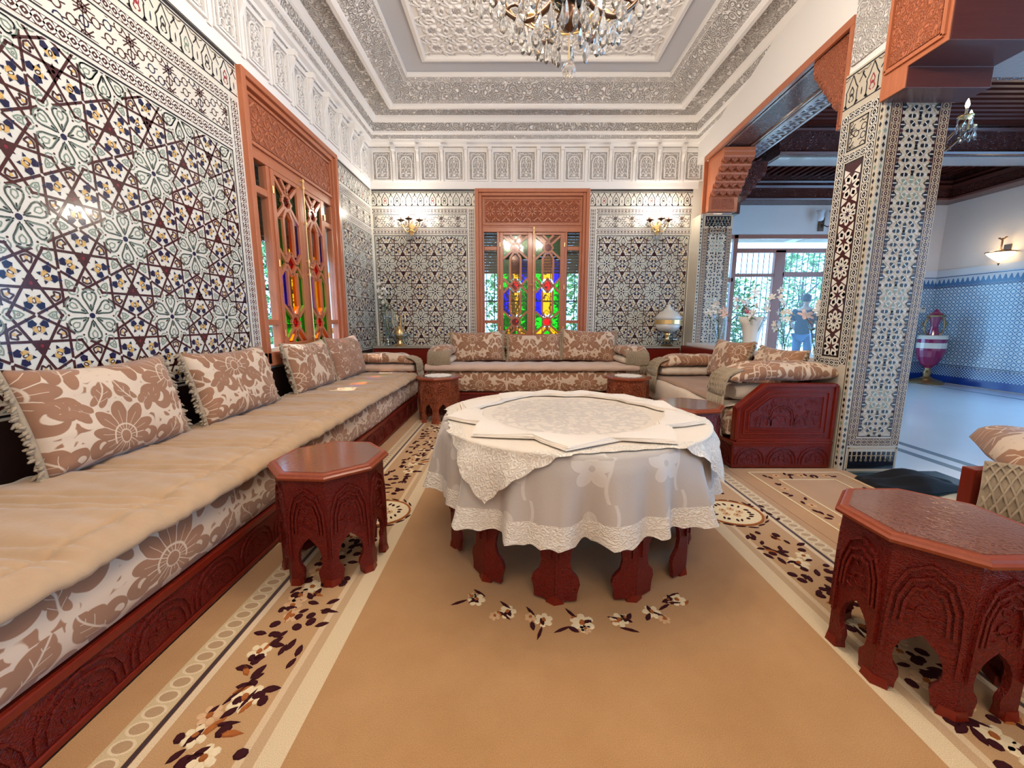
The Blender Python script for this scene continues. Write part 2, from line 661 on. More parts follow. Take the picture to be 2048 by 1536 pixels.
def kite_flower(big=1.0):
    P = []
    for s in (1, -1):
        P.append((BLU, [(s * 0.004, 0.02 * big), (s * 0.016, 0.0), (s * 0.036, 0.008), (s * 0.034, 0.028), (s * 0.018, 0.036)]))
        P.append((BLU, [(s * 0.026, 0.036), (s * 0.038, 0.026), (s * 0.042, 0.042)]))
        P.append((YEL, [(s * 0.003, -0.018), (s * 0.020, -0.010), (s * 0.022, 0.008), (s * 0.008, 0.012)]))
        P.append((BLU, [(s * 0.010, -0.020), (s * 0.026, -0.026), (s * 0.022, -0.010)]))
    for q in pline(ell(0.007, 0.011, 6) + [(0.007, 0.0)], 0.004):
        P.append((MAR, q))
    return P


def star_polys():
    """Maroon six-point star with three bars and three flower kites, round a triangle centre (pointing up)."""
    P = []
    for k in range(6):
        a = k * PI / 3 + PI / 6
        P.append((MAR, [(0, 0)] + rot2([(0.016, -0.0093), (0.036, 0.0), (0.016, 0.0093)], a)))
    P.append((RED, ell(0.008, 0.008, 6)))
    for k in range(3):
        a = k * 2 * PI / 3 + PI / 2
        for c, q in kite_flower():
            P.append((c, rot2([(1.12 * x, 1.10 * y + 0.076) for x, y in q], a - PI / 2)))
        e = a + PI                                 # towards a rosette
        P.append((MAR, rot2(seg(0.020, -0.178, 0.020, 0.178, 0.0118), a)))
        for q in pline([(0.098, 0.0), (0.086, 0.014), (0.112, 0.022), (0.122, 0.0), (0.112, -0.022), (0.086, -0.014), (0.098, 0.0)], 0.0075):
            P.append((MAR, rot2(q, e)))
        P.append((YEL, rot2(ell(0.008, 0.007, 6, 0.108, 0.0), e)))
    return P


def edge_polys():
    """Crossing bars at the middle of an edge between two rosettes (edge along x), with green leaves."""
    P = []
    for s in (1, -1):
        for t in (1, -1):
            c, d = math.cos(s * PI / 6), math.sin(s * PI / 6)
            P.append((MAR, seg(0.006 * t * c, 0.006 * t * d, t * 0.168 * c, t * 0.168 * d, 0.0118)))
        for q in pline([(s * 0.045, 0.0), (s * 0.062, 0.013), (s * 0.082, 0.017), (s * 0.078, 0.0), (s * 0.082, -0.017), (s * 0.062, -0.013), (s * 0.045, 0.0)], 0.0055):
            P.append((GRN, q))
        for q in pline(ell(0.006, 0.006, 5, s * 0.066, 0.0) + [(s * 0.066 + 0.006, 0.0)], 0.004):
            P.append((GRN, q))
    return P


def clip(poly, x0, x1, y0, y1):
    for ax, lim, sg in ((0, x0, 1), (0, x1, -1), (1, y0, 1), (1, y1, -1)):
        out = []
        for i in range(len(poly)):
            p, q = poly[i], poly[(i + 1) % len(poly)]
            a, b = (p[ax] - lim) * sg, (q[ax] - lim) * sg
            if a >= 0:
                out.append(p)
            if (a > 0 > b) or (a < 0 < b):
                t = a / (a - b)
                out.append((p[0] + (q[0] - p[0]) * t, p[1] + (q[1] - p[1]) * t))
        poly = out
        if len(poly) < 3:
            return None
    return poly


UNIT_ME = {}
ZE = 0.0016


def unit_mesh(key, polys):
    if key not in UNIT_ME:
        mb = MB()
        for i, (c, p) in enumerate(polys):
            z = ZE + (0.0004 if c in (BLU, YEL) else 0.0)
            mb.face([(x, y, z) for x, y in p], c)
        me = bpy.data.meshes.new(key)
        me.from_pydata(mb.v, [], mb.f)
        for mt in TILES:
            me.materials.append(mt)
        me.polygons.foreach_set('material_index', mb.m)
        me.update()
        UNIT_ME[key] = me
    return UNIT_ME[key]


def flat_pieces(mb, polys, z=ZE):
    for c, p in polys:
        a = sum(p[i][0] * p[(i + 1) % len(p)][1] - p[(i + 1) % len(p)][0] * p[i][1] for i in range(len(p)))
        q = p if a > 0 else p[::-1]
        mb.face([(x, y, z) for x, y in q], c)


def zellige_field(parent, M, x0, x1, y0, y1, ox, oy, single=True):
    """Rosettes on a triangular lattice. M maps (along, up, out) to the wall; whole pieces are parts, cut ones at the rim are joined."""
    ros, st, ed = rosette_polys(), star_polys(), edge_polys()
    cut = MB(M)
    h = ZA * math.sqrt(3) / 2
    todo = []
    for j in range(-8, 9):
        for i in range(-20, 21):
            cx, cyy = ox + ZA * (i + 0.5 * (j % 2)), oy + h * j
            todo.append(('rosette', ros, cx, cyy, 0.0))
            todo.append(('star_tile', st, cx + ZA / 2, cyy + h / 3, PI))
            todo.append(('star_tile', st, cx, cyy + 2 * h / 3, 0.0))
            for k, (dx, dy) in enumerate(((ZA / 2, 0), (ZA / 4, h / 2), (-ZA / 4, h / 2))):
                todo.append(('crossing_bars', ed, cx + dx, cyy + dy, k * PI / 3))
    for key, polys, cx, cyy, a in todo:
        if cx < x0 - 0.25 or cx > x1 + 0.25 or cyy < y0 - 0.25 or cyy > y1 + 0.25:
            continue
        P = [(c, rot2(p, a, cx, cyy)) for c, p in polys]
        xs = [q[0] for _, p in P for q in p]
        ys = [q[1] for _, p in P for q in p]
        if single and min(xs) >= x0 and max(xs) <= x1 and min(ys) >= y0 and max(ys) <= y1:
            o = bpy.data.objects.new(key, unit_mesh(key, polys))
            COL.objects.link(o)
            o.parent = parent
            o.matrix_basis = M @ T(cx, cyy, 0) @ R(a)
        else:
            Q = []
            for c, p in P:
                r = clip(p, x0, x1, y0, y1)
                if r:
                    Q.append((c, r))
            flat_pieces(cut, Q)
    if cut.f:
        stuff(cut.build('cut_tile_edge', TILES, parent, fixn=False))


def guilloche(mb, a0, a1, b0, b1, vertical, dark=MAR, light=WHT, period=0.10):
    """Interlaced two-strand band between (a0,b0) and (a1,b1)."""
    L, W = (b1 - b0, a1 - a0) if vertical else (a1 - a0, b1 - b0)
    n = max(1, round(L / period))
    P = []
    m = (lambda l, w: (a0 + w, b0 + l)) if vertical else (lambda l, w: (a0 + l, b0 + w))
    P.append((dark, [m(0, 0), m(L, 0), m(L, W), m(0, W)]))
    flat_pieces(mb, P, ZE * 0.7)
    P = []
    p = L / n
    for k in range(n):
        for s in (1, -1):
            pts = [m(k * p + p * t / 8, W * (0.5 + s * 0.33 * math.sin(2 * PI * t / 8))) for t in range(9)]
            P += [(light, q) for q in pline(pts, W * 0.16)]
        for t in (0.25, 0.75):
            P.append((light, [m(k * p + p * t - 0.1 * W, W * .5), m(k * p + p * t, W * .40), m(k * p + p * t + 0.1 * W, W * .5), m(k * p + p * t, W * .60)]))
            for s in (0.06, 0.94):
                P.append((light, [m(k * p + p * (t + .25) - 0.16 * W, W * s), m(k * p + p * (t + .25), W * (0.5 + (s - .5) * .45)), m(k * p + p * (t + .25) + 0.16 * W, W * s)]))
    flat_pieces(mb, P)
    w = W * 0.07
    flat_pieces(mb, [(light, [m(0, -w), m(L, -w), m(L, 0), m(0, 0)]), (light, [m(0, W), m(L, W), m(L, W + w), m(0, W + w)])], ZE * 0.8)


def arch_band(mb, a0, a1, b0, b1, period=0.176, ph=0.0):
    H = b1 - b0
    P = []
    P.append((BLK, [(a0, b0 - 0.008), (a1, b0 - 0.008), (a1, b0), (a0, b0)]))
    P.append((BLK, [(a0, b1), (a1, b1), (a1, b1 + 0.010), (a0, b1 + 0.010)]))
    n = int((a1 - a0) / period) + 2
    for k in range(n):
        c = a0 + ph + k * period
        col = (BLK, RED, BLK, GRN)[k % 4]
        for s in (1, -1):
            P += [(BLK, q) for q in pline([(c + s * 0.046, b0 + .01), (c + s * 0.046, b0 + .45 * H), (c + s * 0.052, b0 + .50 * H), (c + s * 0.03, b0 + .66 * H), (c + s * 0.018, b0 + .8 * H), (c, b1 - .005)], 0.008)]
            P.append((BLK, [(c + s * .046, b0), (c + s * .064, b0 + .015), (c + s * .046, b0 + .03), (c + s * .028, b0)]))
            P += [(col, q) for q in pline([(c + s * .006, b0 + .14 * H), (c + s * .022, b0 + .20 * H), (c + s * .012, b0 + .32 * H), (c + s * .018, b0 + .45 * H), (c, b0 + .62 * H)], 0.007)]
            P += [(BRN, q) for q in pline([(c + s * .088, b1 - .06 * H), (c + s * .055, b1 - .10 * H), (c + s * .030, b1 - .03 * H)], 0.006)]
        P.append((col, ell(.010, .012, 6, c, b0 + .36 * H)))
        d = c + period / 2
        P.append((BLU, ell(.005, .028, 6, d, b0 + .3 * H)))
        P += [(BLK, q) for q in pline([(d - .028, b0 + .62 * H), (d, b0 + .82 * H), (d + .028, b0 + .62 * H)], 0.008)]
        P.append((BLK, ell(.011, .011, 5, d, b0 + .86 * H)))
    Q = []
    for c, p in P:
        r = clip(p, a0, a1, b0 - .01, b1 + .012)
        if r:
            Q.append((c, r))
    flat_pieces(mb, Q)


def lattice_band(mb, a0, a1, b0, b1, s=0.062, col=MAR):
    """Fine eight-fold strapwork: octagons and crossing lines."""
    P = []
    nx, ny = int((a1 - a0) / s) + 2, int((b1 - b0) / s) + 2
    for i in range(nx):
        for j in range(ny):
            cx, cyy = a0 + i * s, b0 + (j + .5 * (i % 2)) * s
            o = ell(s * .36, s * .36, 8, cx, cyy)
            if (i + 2 * j) % 4 != 1:
                P += [(col if (i + j) % 3 else BLU, q) for q in pline(o + [o[0]], 0.0062)]
            if (i % 4 == 0) and (j % 2 == 0):
                for k in range(4):
                    P.append((col, seg(cx - s * math.cos(k * PI / 4), cyy - s * math.sin(k * PI / 4), cx + s * math.cos(k * PI / 4), cyy + s * math.sin(k * PI / 4), 0.0062)))
            P.append((col, seg(cx + s * .3, cyy + s * .2, cx + s * .7, cyy + s * .3, 0.006)))
    Q = []
    for c, p in P:
        r = clip(p, a0, a1, b0, b1)
        if r:
            Q.append((c, r))
    flat_pieces(mb, Q)


def frame_line(mb, a0, a1, b0, b1, w=0.008, col=BLK):
    flat_pieces(mb, [(col, [(a0, b0), (a1, b0), (a1, b0 + w), (a0, b0 + w)]), (col, [(a0, b1 - w), (a1, b1 - w), (a1, b1), (a0, b1)]),
                     (col, [(a0, b0), (a0 + w, b0), (a0 + w, b1), (a0, b1)]), (col, [(a1 - w, b0), (a1, b0), (a1, b1), (a1 - w, b1)])])


def tiled_wall(parent, M, a0, a1, left_border, right_border, ox, oy, ph=0.0, single=True):
    """All the tile bands of one stretch of wall, from the ledge (z .74) to the plaster (z 3.07)."""
    b = MB(M)
    l0 = a0 + (0.105 if left_border else 0.0)
    l1 = a1 - (0.105 if right_border else 0.0)
    if left_border:
        guilloche(b, a0 + .012, a0 + .085, 0.74, 2.80, True)
    if right_border:
        guilloche(b, a1 - .085, a1 - .012, 0.74, 2.80, False if False else True)
    arch_band(b, a0, a1, 2.845, 3.03, 0.176, ph)
    flat_pieces(b, [(BLK, [(a0, 3.048), (a1, 3.048), (a1, 3.072), (a0, 3.072)])])
    guilloche(b, l0, l1, 2.735, 2.80, False)
    frame_line(b, l0 + .012, l1 - .012, 2.525, 2.72)
    lattice_band(b, l0 + .03, l1 - .03, 2.54, 2.705)
    guilloche(b, l0, l1, 2.44, 2.505, False)
    frame_line(b, l0 + .01, l1 - .01, 0.755, 2.422, 0.010)
    stuff(b.build('border_mosaic', TILES, parent, fixn=False))
    zellige_field(parent, M, l0 + .03, l1 - .03, 0.775, 2.405, ox, oy, single)

# ------------------------------------------------------------------ the room shell
def xa(y):                                        # inner face of the arcade, which opens slightly away from the left wall
    return 2.54 + (y - 3.0) * 0.05


def basis(e0, e1, e2, o):
    M = Matrix.Identity(4)
    for i, e in enumerate((e0, e1, e2, o)):
        for r in range(3):
            M[r][i] = e[r]
    return M


M_BACK = basis((1, 0, 0), (0, 0, 1), (0, -1, 0), (0, YB, 0))
M_LEFT = basis((0, 1, 0), (0, 0, 1), (1, 0, 0), (XL, 0, 0))
WY0, WY1, WX0, WX1, WZ0, WZ1 = 3.37, 5.07, -0.547, 1.153, 0.915, 3.07
b = MB()
b.box(-2.5, 2.62, -2.6, 6.7, -0.15, -0.012)
floor = struct(b.build('floor', plain('floor_screed', (0.3, 0.25, 0.2), 0.9)))
b = MB()
b.box(2.62, 12.0, -2.6, 8.4, -0.15, -0.012)
floor2 = struct(b.build('floor_hall', MARBLE))
b = MB()
for x0, x1 in ((3.50, 3.58), (3.70, 3.78)):
    b.box(x0, x1, -1.0, 7.4, -0.012, -0.0105)
b.box(3.4, 8.0, 7.45, 7.50, -0.012, -0.0105)
b.box(7.60, 7.65, 0, 7.45, -0.012, -0.0105)
b.build('floor_inlay_band', MARBLE_S, floor2)
b = MB()
b.box(2.60, 3.30, -2.4, 2.97, -0.012, -0.004)
b.build('threshold_slab', MARBLE_G, floor2)

b = MB()
for y0, y1, z0, z1 in ((-2.6, WY0, -0.15, 4.4), (WY1, 6.7, -0.15, 4.4), (WY0, WY1, -0.15, WZ0), (WY0, WY1, WZ1, 4.4)):
    b.box(XL - .35, XL, y0, y1, z0, z1)
wall_left = struct(b.build('wall_left', GLAZE))
b = MB()
b.box(XL + .0005, XL + .012, -2.59, 6.0, -.0115, .742)  # wood panel coloured near-black for the shaded gap behind the cushions
b.build('gap_shade_panel', plain('gap_shade_wood', (.02, .006, .004), .6), wall_left)
b = MB()
for x0, x1, z0, z1 in ((XL, WX0, -0.15, 4.4), (WX1, 3.3, -0.15, 4.4), (WX0, WX1, -0.15, WZ0), (WX0, WX1, WZ1, 4.4)):
    b.box(x0, x1, YB, YB + .35, z0, z1)
wall_back = struct(b.build('wall_back', GLAZE))
b = MB()
b.box(-2.5, 12.0, -2.8, -2.6, -0.15, 4.4)
struct(b.build('wall_front', HALLWALL))

tiled_wall(wall_left, M_LEFT, 0.2, WY0 - 0.01, False, True, 2.03, 1.177, 0.05)
tiled_wall(wall_left, M_LEFT, WY1 + 0.01, YB - .02, True, False, 2.03, 1.177, 0.02)
tiled_wall(wall_back, M_BACK, XL + .02, WX0 - 0.01, False, True, -1.655, 1.597, 0.02)
tiled_wall(wall_back, M_BACK, WX1 + 0.01, 2.68, True, False, -1.655, 1.597, 0.03)

# plaster frieze: plain bands, one niche panel and one bracket after the other
NP = 0.351


def niche_mesh():
    b = MB()
    w, h = 0.142, 0.205                            # half sizes
    b.box(-w, w, -h, h, 0.0, 0.004, 1)
    for x0, x1, y0, y1 in ((-w, -w + .018, -h, h), (w - .018, w, -h, h), (-w + .018, w - .018, -h, -h + .018), (-w + .018, w - .018, h - .018, h)):
        b.box(x0, x1, y0, y1, 0.004, 0.022)
    ar = [(-.082, -.165), (-.082, .03)] + [(.082 * math.cos(a), .045 + .085 * math.sin(a)) for a in (PI - .1, 2.6, 2.1, PI / 2, 1.04, .54, .1)] + [(.082, .03), (.082, -.165)]
    for q in pline(ar + [ar[0]], 0.015):
        b.prism(q, lambda x, y: (x, y, .004), lambda x, y: (x, y, .018))
    for s in (1, -1):                              # spandrel knots and the leaf scrolls inside the arch
        for q in pline([(s * .10, .08), (s * .10, .165), (s * .035, .165), (s * .02, .145), (0, .17)], .010):
            b.prism(q, lambda x, y: (x, y, .004), lambda x, y: (x, y, .014))
        for cx, cy_, r in ((s * .04, -.12, .028), (s * .045, -.05, .026), (s * .035, .02, .024), (s * .03, .075, .017)):
            for q in pline(arc(cx, cy_, r, -1.0, 3.9, 8), .008):
                b.prism(q, lambda x, y: (x, y, .004), lambda x, y: (x, y, .015))
    for cy_ in (-.13, -.085, -.015, .055, .10):
        b.prism(ell(.011, .022, 6, 0, cy_), lambda x, y: (x, y, .004), lambda x, y: (x, y, .016))
    return b


def bracket_mesh():
    b = MB()
    prof = [(0, -.215), (.014, -.22), (.02, -.19), (.018, .06), (.03, .10), (.055, .15), (.06, .20), (.075, .215), (.075, .25), (0, .25)]
    b.prism(prof, lambda o, z: (-.020, z, o), lambda o, z: (.020, z, o))
    b.box(-.027, .027, .20, .25, 0, .08)
    return b


niche0 = niche_mesh().build('niche_panel', [PLASTER, PLASTER_FINE], wall_back)
brk0 = bracket_mesh().build('bracket', PLASTER, wall_back, bevel=0.004)
brk0.matrix_basis = niche0.matrix_basis = T(0, 0, -9)
uses = []
for k in range(14):
    uses.append((wall_back, M_BACK @ T(-1.90 + k * NP, 3.385, .010), M_BACK @ T(-1.90 + (k + .5) * NP, 3.385, .010), k < 13))
for k in range(18):
    uses.append((wall_left, M_LEFT @ T(6.09 - k * NP, 3.385, .010), M_LEFT @ T(6.09 - (k + .5) * NP, 3.385, .010), True))
for i, (par, Mn, Mb, br) in enumerate(uses):
    n = niche0 if i == 0 else inst(niche0)
    n.parent, n.matrix_basis = par, Mn
    if br:
        k = brk0 if i == 0 else inst(brk0)
        k.parent, k.matrix_basis = par, Mb

# cornice: a stepped profile (distance from the wall, height) swept round three sides; m: 0 plain, 1 carved, 2 fine, 3 grey
RX0, RX1, RY0, RY1 = XL, 2.76, -2.6, YB
prof = [(.010, 3.075, 0), (.010, 3.64, 2), (.03, 3.645, 0), (.035, 3.675, 0), (.075, 3.69, 0), (.08, 3.72, 0), (.09, 3.725, 2), (.10, 3.775, 0), (.12, 3.79, 0), (.125, 3.815, 1),
        (.145, 3.915, 0), (.165, 3.925, 0), (.19, 3.965, 0), (.20, 3.985, 1), (.45, 3.985, 0), (.455, 3.945, 0), (.475, 3.925, 0), (.51, 3.925, 0), (.535, 3.945, 0), (.54, 3.965, 2), (.575, 3.99, 0), (.58, 3.985, 1), (.745, 4.115, 0), (.752, 4.115, 2),
        (.785, 4.145, 0), (.80, 4.15, 0), (.80, 4.195, 3), (1.04, 4.195, 0), (1.04, 4.165, 0), (1.08, 4.155, 0), (1.10, 4.165, 0), (1.10, 4.21, 0), (1.6, 4.21, 0)]
b = MB()
for i in range(len(prof) - 1):
    (d0, z0, _), (d1, z1, _) = prof[i], prof[i + 1]
    mt = (0, 1, 2, 3)[prof[i][2]]
    r0 = [(RX0 + d0, RY0 + d0, z0), (RX1 - d0, RY0 + d0, z0), (RX1 - d0, RY1 - d0, z0), (RX0 + d0, RY1 - d0, z0)]
    r1 = [(RX0 + d1, RY0 + d1, z1), (RX1 - d1, RY0 + d1, z1), (RX1 - d1, RY1 - d1, z1), (RX0 + d1, RY1 - d1, z1)]
    if i == 0 or i == 1:
        sides = (2, 3)                             # the flat frieze only on the walls, not across the arcade
        if i == 1:
            pass
    else:
        sides = (0, 1, 2, 3)
    for k in sides:
        q = (k + 1) % 4
        b.face([r0[k], r0[q], r1[q], r1[k]], mt if i else 0)
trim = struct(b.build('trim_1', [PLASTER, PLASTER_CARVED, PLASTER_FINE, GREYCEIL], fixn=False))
b = MB()
b.box(-2.5, 3.3, -2.8, 6.7, 4.215, 4.4)
ceiling = struct(b.build('ceiling', PLASTER))


# star panel in the middle of the ceiling: raised star and long hexagon pieces
def tier(b, poly, ins, z0, z1, m=0):
    """A raised piece with sloped flanks: outline at z0, the outline shrunk by ins at z1 (z1 < z0 hangs down)."""
    cx = sum(p[0] for p in poly) / len(poly)
    cyy = sum(p[1] for p in poly) / len(poly)
    k = [(cx + (x - cx) * (1 - ins), cyy + (y - cyy) * (1 - ins)) for x, y in poly]
    n = len(poly)
    for i in range(n):
        j = (i + 1) % n
        b.face([(*poly[i], z0), (*poly[j], z0), (*k[j], z1), (*k[i], z1)], m)
    return k


def piece(poly):
    b = MB()
    k = tier(b, poly, .16, 0, -.022)
    k = tier(b, k, .30, -.022, -.022)
    k = tier(b, k, .10, -.022, -.010)
    k = tier(b, k, .35, -.010, -.012, 1)
    n = len(k)
    cx, cyy = sum(p[0] for p in k) / n, sum(p[1] for p in k) / n
    for i in range(n):
        b.face([(*k[i], -.012), (*k[(i + 1) % n], -.012), (cx, cyy, -.020)], 1)
    return b


CP = 0.27
oct8 = [((.105 if i % 2 == 0 else .078) * math.cos(i * PI / 8), (.105 if i % 2 == 0 else .078) * math.sin(i * PI / 8)) for i in range(16)]
hexl = [(-.036, .0), (-.018, .042), (-.022, .050), (.0, .072), (.022, .050), (.018, .042), (.036, 0), (.018, -.042), (.022, -.050), (0, -.072), (-.022, -.050), (-.018, -.042)]
hexd = [(-.066, 0), (-.032, .032), (.032, .032), (.066, 0), (.032, -.032), (-.032, -.032)]
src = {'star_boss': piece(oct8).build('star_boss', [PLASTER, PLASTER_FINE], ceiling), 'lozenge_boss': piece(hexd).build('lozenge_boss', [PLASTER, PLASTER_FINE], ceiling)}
used = set()


def put(kind, x, y, a):
    o = src[kind] if kind not in used else inst(src[kind], ceiling)
    used.add(kind)
    o.matrix_basis = T(x, y, 4.2095) @ R(a)


PX0, PX1, PY1 = RX0 + 1.10, RX1 - 1.10, RY1 - 1.10
nxp = 9
CPX = (PX1 - PX0) / nxp
for j in range(13):
    for i in range(nxp):
        x, y = PX0 + (i + .5) * CPX, PY1 - (j + .5) * CP
        put('star_boss', x, y, 0 if (i + j) % 2 else PI / 8)
        if i < nxp - 1:
            put('lozenge_boss', x + CPX / 2, y, PI / 2)
        if j < 12:
            put('lozenge_boss', x, y - CP / 2, 0)
b = MB()                                           # straps between the pieces
for j in range(13):
    for i in range(nxp):
        x, y = PX0 + (i + .5) * CPX, PY1 - (j + .5) * CP
        for k in range(4):
            a = k * PI / 2 + PI / 4
            for s in (1, -1):
                q = seg(x + .075 * math.cos(a), y + .075 * math.sin(a), x + CPX / 2 * math.sqrt(2) * math.cos(a) - s * .03 * math.sin(a), y + CP / 2 * math.sqrt(2) * math.sin(a) + s * .03 * math.cos(a), .012)
                b.prism(q, lambda u, v: (u, v, 4.2095), lambda u, v: (u, v, 4.192))
stuff(b.build('ceiling_strapwork', PLASTER, ceiling))


# ------------------------------------------------------------------ windows with coloured glass (local: u along, z up, w outwards)
def ppx(x, y):
    return ((x - 950) * 0.00739, 0.915 + (672 - y) * 0.00735)


def window(n, M, out):
    """Cedar frame, carved head panel, side lights, two leaves with star lattice and coloured panes."""
    b = MB(M)

    def bar(x0, x1, y0, y1, w0, w1, mb=None, m=0):
        (u0, z1), (u1, z0) = ppx(x0, y0), ppx(x1, y1)
        (mb or b).box(u0, u1, w0, w1, z0, z1, m)
    # outer moulding in two steps
    bar(950, 957, 378, 690, -.045, .10)
    bar(1173, 1180, 378, 690, -.045, .10)
    bar(957, 1173, 378, 385, -.045, .10)
    bar(957, 963, 385, 690, -.02, .10)
    bar(1167, 1173, 385, 690, -.02, .10)
    bar(963, 1167, 385, 391, -.02, .10)
    bar(950, 1180, 676, 692, -.045, .12)
    bar(963, 1167, 450, 460, .015, .09)
    for xx0, xx1 in ((963, 967), (993, 999), (1132, 1137), (1162, 1167)):
        bar(xx0, xx1, 460, 676, .015, .09)
    for xx0, xx1 in ((967, 993), (1137, 1162)):
        bar(xx0, xx1, 488, 496, .02, .085)
        bar(xx0, xx1, 638, 645, .02, .085)
    win = struct(b.build('window_%d' % n, W_OR, bevel=0.006))
    # carved head panel
    b = MB(M)
    bar(963, 1167, 391, 450, .02, .08, b)
    bar(965, 1165, 394, 397, .0, .02, b)
    bar(965, 1165, 443, 447, .0, .02, b)
    bar(965, 968, 397, 443, .0, .02, b)
    bar(1162, 1165, 397, 443, .0, .02, b)
    b.build('head_panel', W_OR, win, bevel=0.004)
    b = MB(M)
    (u0, z1), (u1, z0) = ppx(970, 399), ppx(1160, 441)
    b.box(u0, u1, .012, .0195, z0, z1, 0)
    for k in range(9):
        cx = u0 + (k + .5) * (u1 - u0) / 9
        cz = (z0 + z1) / 2
        for j in range(8):
            a = j * PI / 4
            P = [(.016, 0), (.03, .008), (.062, .007), (.074, 0), (.062, -.007), (.03, -.008)]
            P = [(x, y) for x, y in rot2(P, a, cx, cz)]
            b.prism(P, lambda x, z: (x, .012, z), lambda x, z: (x, .006, z), 1)
        for sz in (1, -1):
            for sx in (1, -1):
                b.prism(seg(cx + sx * .02, cz + sz * .14, cx + sx * .08, cz + sz * .085, .014), lambda x, z: (x, .012, z), lambda x, z: (x, .006, z), 1)
        for j in range(0):
            a = j * PI / 2 + PI / 8
            b.prism(rot2([(.06, 0), (.09, .03), (.13, .03), (.13, -.01)], a, cx, cz), lambda x, z: (x, .012, z), lambda x, z: (x, .004, z), 1)
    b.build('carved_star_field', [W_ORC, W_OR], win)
    # leaves
    for lx0, lx1, name in ((999, 1065.5, 'left'), (1065.5, 1132, 'right')):
        b = MB(M)
        g0, g1 = (1006, 1056) if name == 'left' else (1073, 1123)
        bar(lx0, g0, 461, 676, .005, .065, b)
        bar(g1, lx1, 461, 676, .005, .065, b)
        bar(g0, g1, 461, 466, .005, .065, b)
        bar(g0, g1, 667, 676, .005, .065, b)
        leaf = b.build('leaf', W_OR, win, bevel=0.004)
        b = MB(M)
        cx = (g0 + g1) / 2

        def mu(pts, wd=4.2):
            P = [ppx(cx + x, y) for x, y in pts]
            for i in range(len(P) - 1):
                q = seg(*P[i], *P[i + 1], wd * .0074)
                dx, dz = (P[i + 1][0] - P[i][0]), (P[i + 1][1] - P[i][1])
                b.prism(q, lambda x, z: (x, .008 + i * .0006, z), lambda x, z: (x, .055, z))
        for yc, sg in ((491, 1), (642, -1)):
            st8 = [((11 if k % 2 == 0 else 8.0) * math.cos(k * PI / 8), yc + (11 if k % 2 == 0 else 8.0) * math.sin(k * PI / 8)) for k in range(16)]
            mu(st8 + [st8[0]], 3.4)
            for sx in (1, -1):
                mu([(sx * 8, yc - sg * 8), (sx * 25, yc - sg * 23)])
                mu([(sx * 3, yc - sg * 10), (0, yc - sg * 14), (sx * 11, yc - sg * 25)])
                mu([(sx * 8, yc + sg * 7), (sx * 25, yc + sg * 22)])
                mu([(sx * 4, yc + sg * 10), (sx * 11, yc + sg * 21), (sx * 11, 567 - sg * 10)])
        for sx in (1, -1):
            mu([(sx * 25, 552), (sx * 12, 567), (0, 581)])
            mu([(sx * 25, 582), (sx * 12, 567), (0, 553)])
        b.build('star_lattice', W_OR, leaf)
        # panes
        def pane(pts, mt):
            q = MB(M)
            P = [ppx(cx + x, y) for x, y in pts]
            q.prism(P, lambda x, z: (x, .030, z), lambda x, z: (x, .034, z))
            q.build('pane', mt, leaf)
        for yc in (491, 642):
            pane([(8.6 * math.cos(k * PI / 4), yc + 8.6 * math.sin(k * PI / 4)) for k in range(8)], G_RED)
        pane([(-12, 567), (0, 581), (12, 567), (0, 553)], G_RED)
        pane([(-11, 514), (0, 504), (11, 514), (11, 554), (0, 553), (-11, 554)], G_AMBER)
        pane([(-11, 580), (0, 581), (11, 580), (11, 620), (0, 630), (-11, 620)], G_AMBER)
        for sx in (1, -1):
            up, lo = (G_GREEN, G_BLUE) if sx < 0 else (G_BLUE, G_GREEN)
            pane([(sx * 25, 515), (sx * 11, 514), (sx * 11, 556), (sx * 13, 566), (sx * 25, 553)], up)
            pane([(sx * 25, 553), (sx * 13, 567), (sx * 25, 581)], G_GREEN)
            pane([(sx * 25, 582), (sx * 13, 568), (sx * 11, 580), (sx * 11, 621), (sx * 6, 632), (sx * 25, 620)], lo)
            pane([(sx * 25, 468), (sx * 25, 514), (sx * 9, 498), (sx * 9, 484)], G_GREEN)
            pane([(sx * 25, 621), (sx * 25, 664), (sx * 9, 650), (sx * 9, 634)], G_GREEN)
            pane([(sx * 25, 665), (sx * 23, 667), (sx * 11, 667), (sx * 1, 655), (sx * 9, 651)], G_AMBER)
            pane([(sx * 25, 467), (sx * 11, 466), (sx * 1, 478), (sx * 9, 483)], G_AMBER)
        pane([(-10, 667), (0, 656), (10, 667)], G_GREEN)
        pane([(-10, 466), (0, 477), (10, 466)], G_GREEN)
    for x0, x1 in ((967, 993), (1137, 1162)):
        for y0, y1 in ((460, 488), (496, 638), (645, 676)):
            q = MB(M)
            (u0, z1), (u1, z0) = ppx(x0, y0), ppx(x1, y1)
            q.box(u0, u1, .045, .049, z0, z1)
            q.build('side_pane', G_CLEAR, win)
    # espagnolette rod, handle and hinges
    q = MB(M)
    for y0, y1, r in ((452, 676, .0065),):
        (u, za), (_, zb) = ppx(1068.5, y0), ppx(1068.5, y1)
        q.tube([(u, -.016, za), (u, -.016, zb)], r, 8)
        for yy in (453, 462, 508, 558, 576, 662):
            _, zz = ppx(0, yy)
            q.tube([(u, -.016, zz - .014), (u, -.016, zz + .014)], .013, 8)
            q.box(u - .01, u + .01, -.016, .008, zz - .006, zz + .006)
        _, zz = ppx(0, 567)
        q.tube([(u, -.02, zz), (u, -.05, zz), (u - .05, -.052, zz + .005), (u - .075, -.048, zz)], .007, 6)
    q.build('espagnolette_bolt', BRASS, win)
    q = MB(M)
    for xx in (999.5, 1131.5):
        for yy in (485, 570, 655):
            u, zz = ppx(xx, yy)
            q.tube([(u, -.004, zz - .03), (u, -.004, zz + .03)], .008, 6)
    q.build('hinge', BRASS, win)
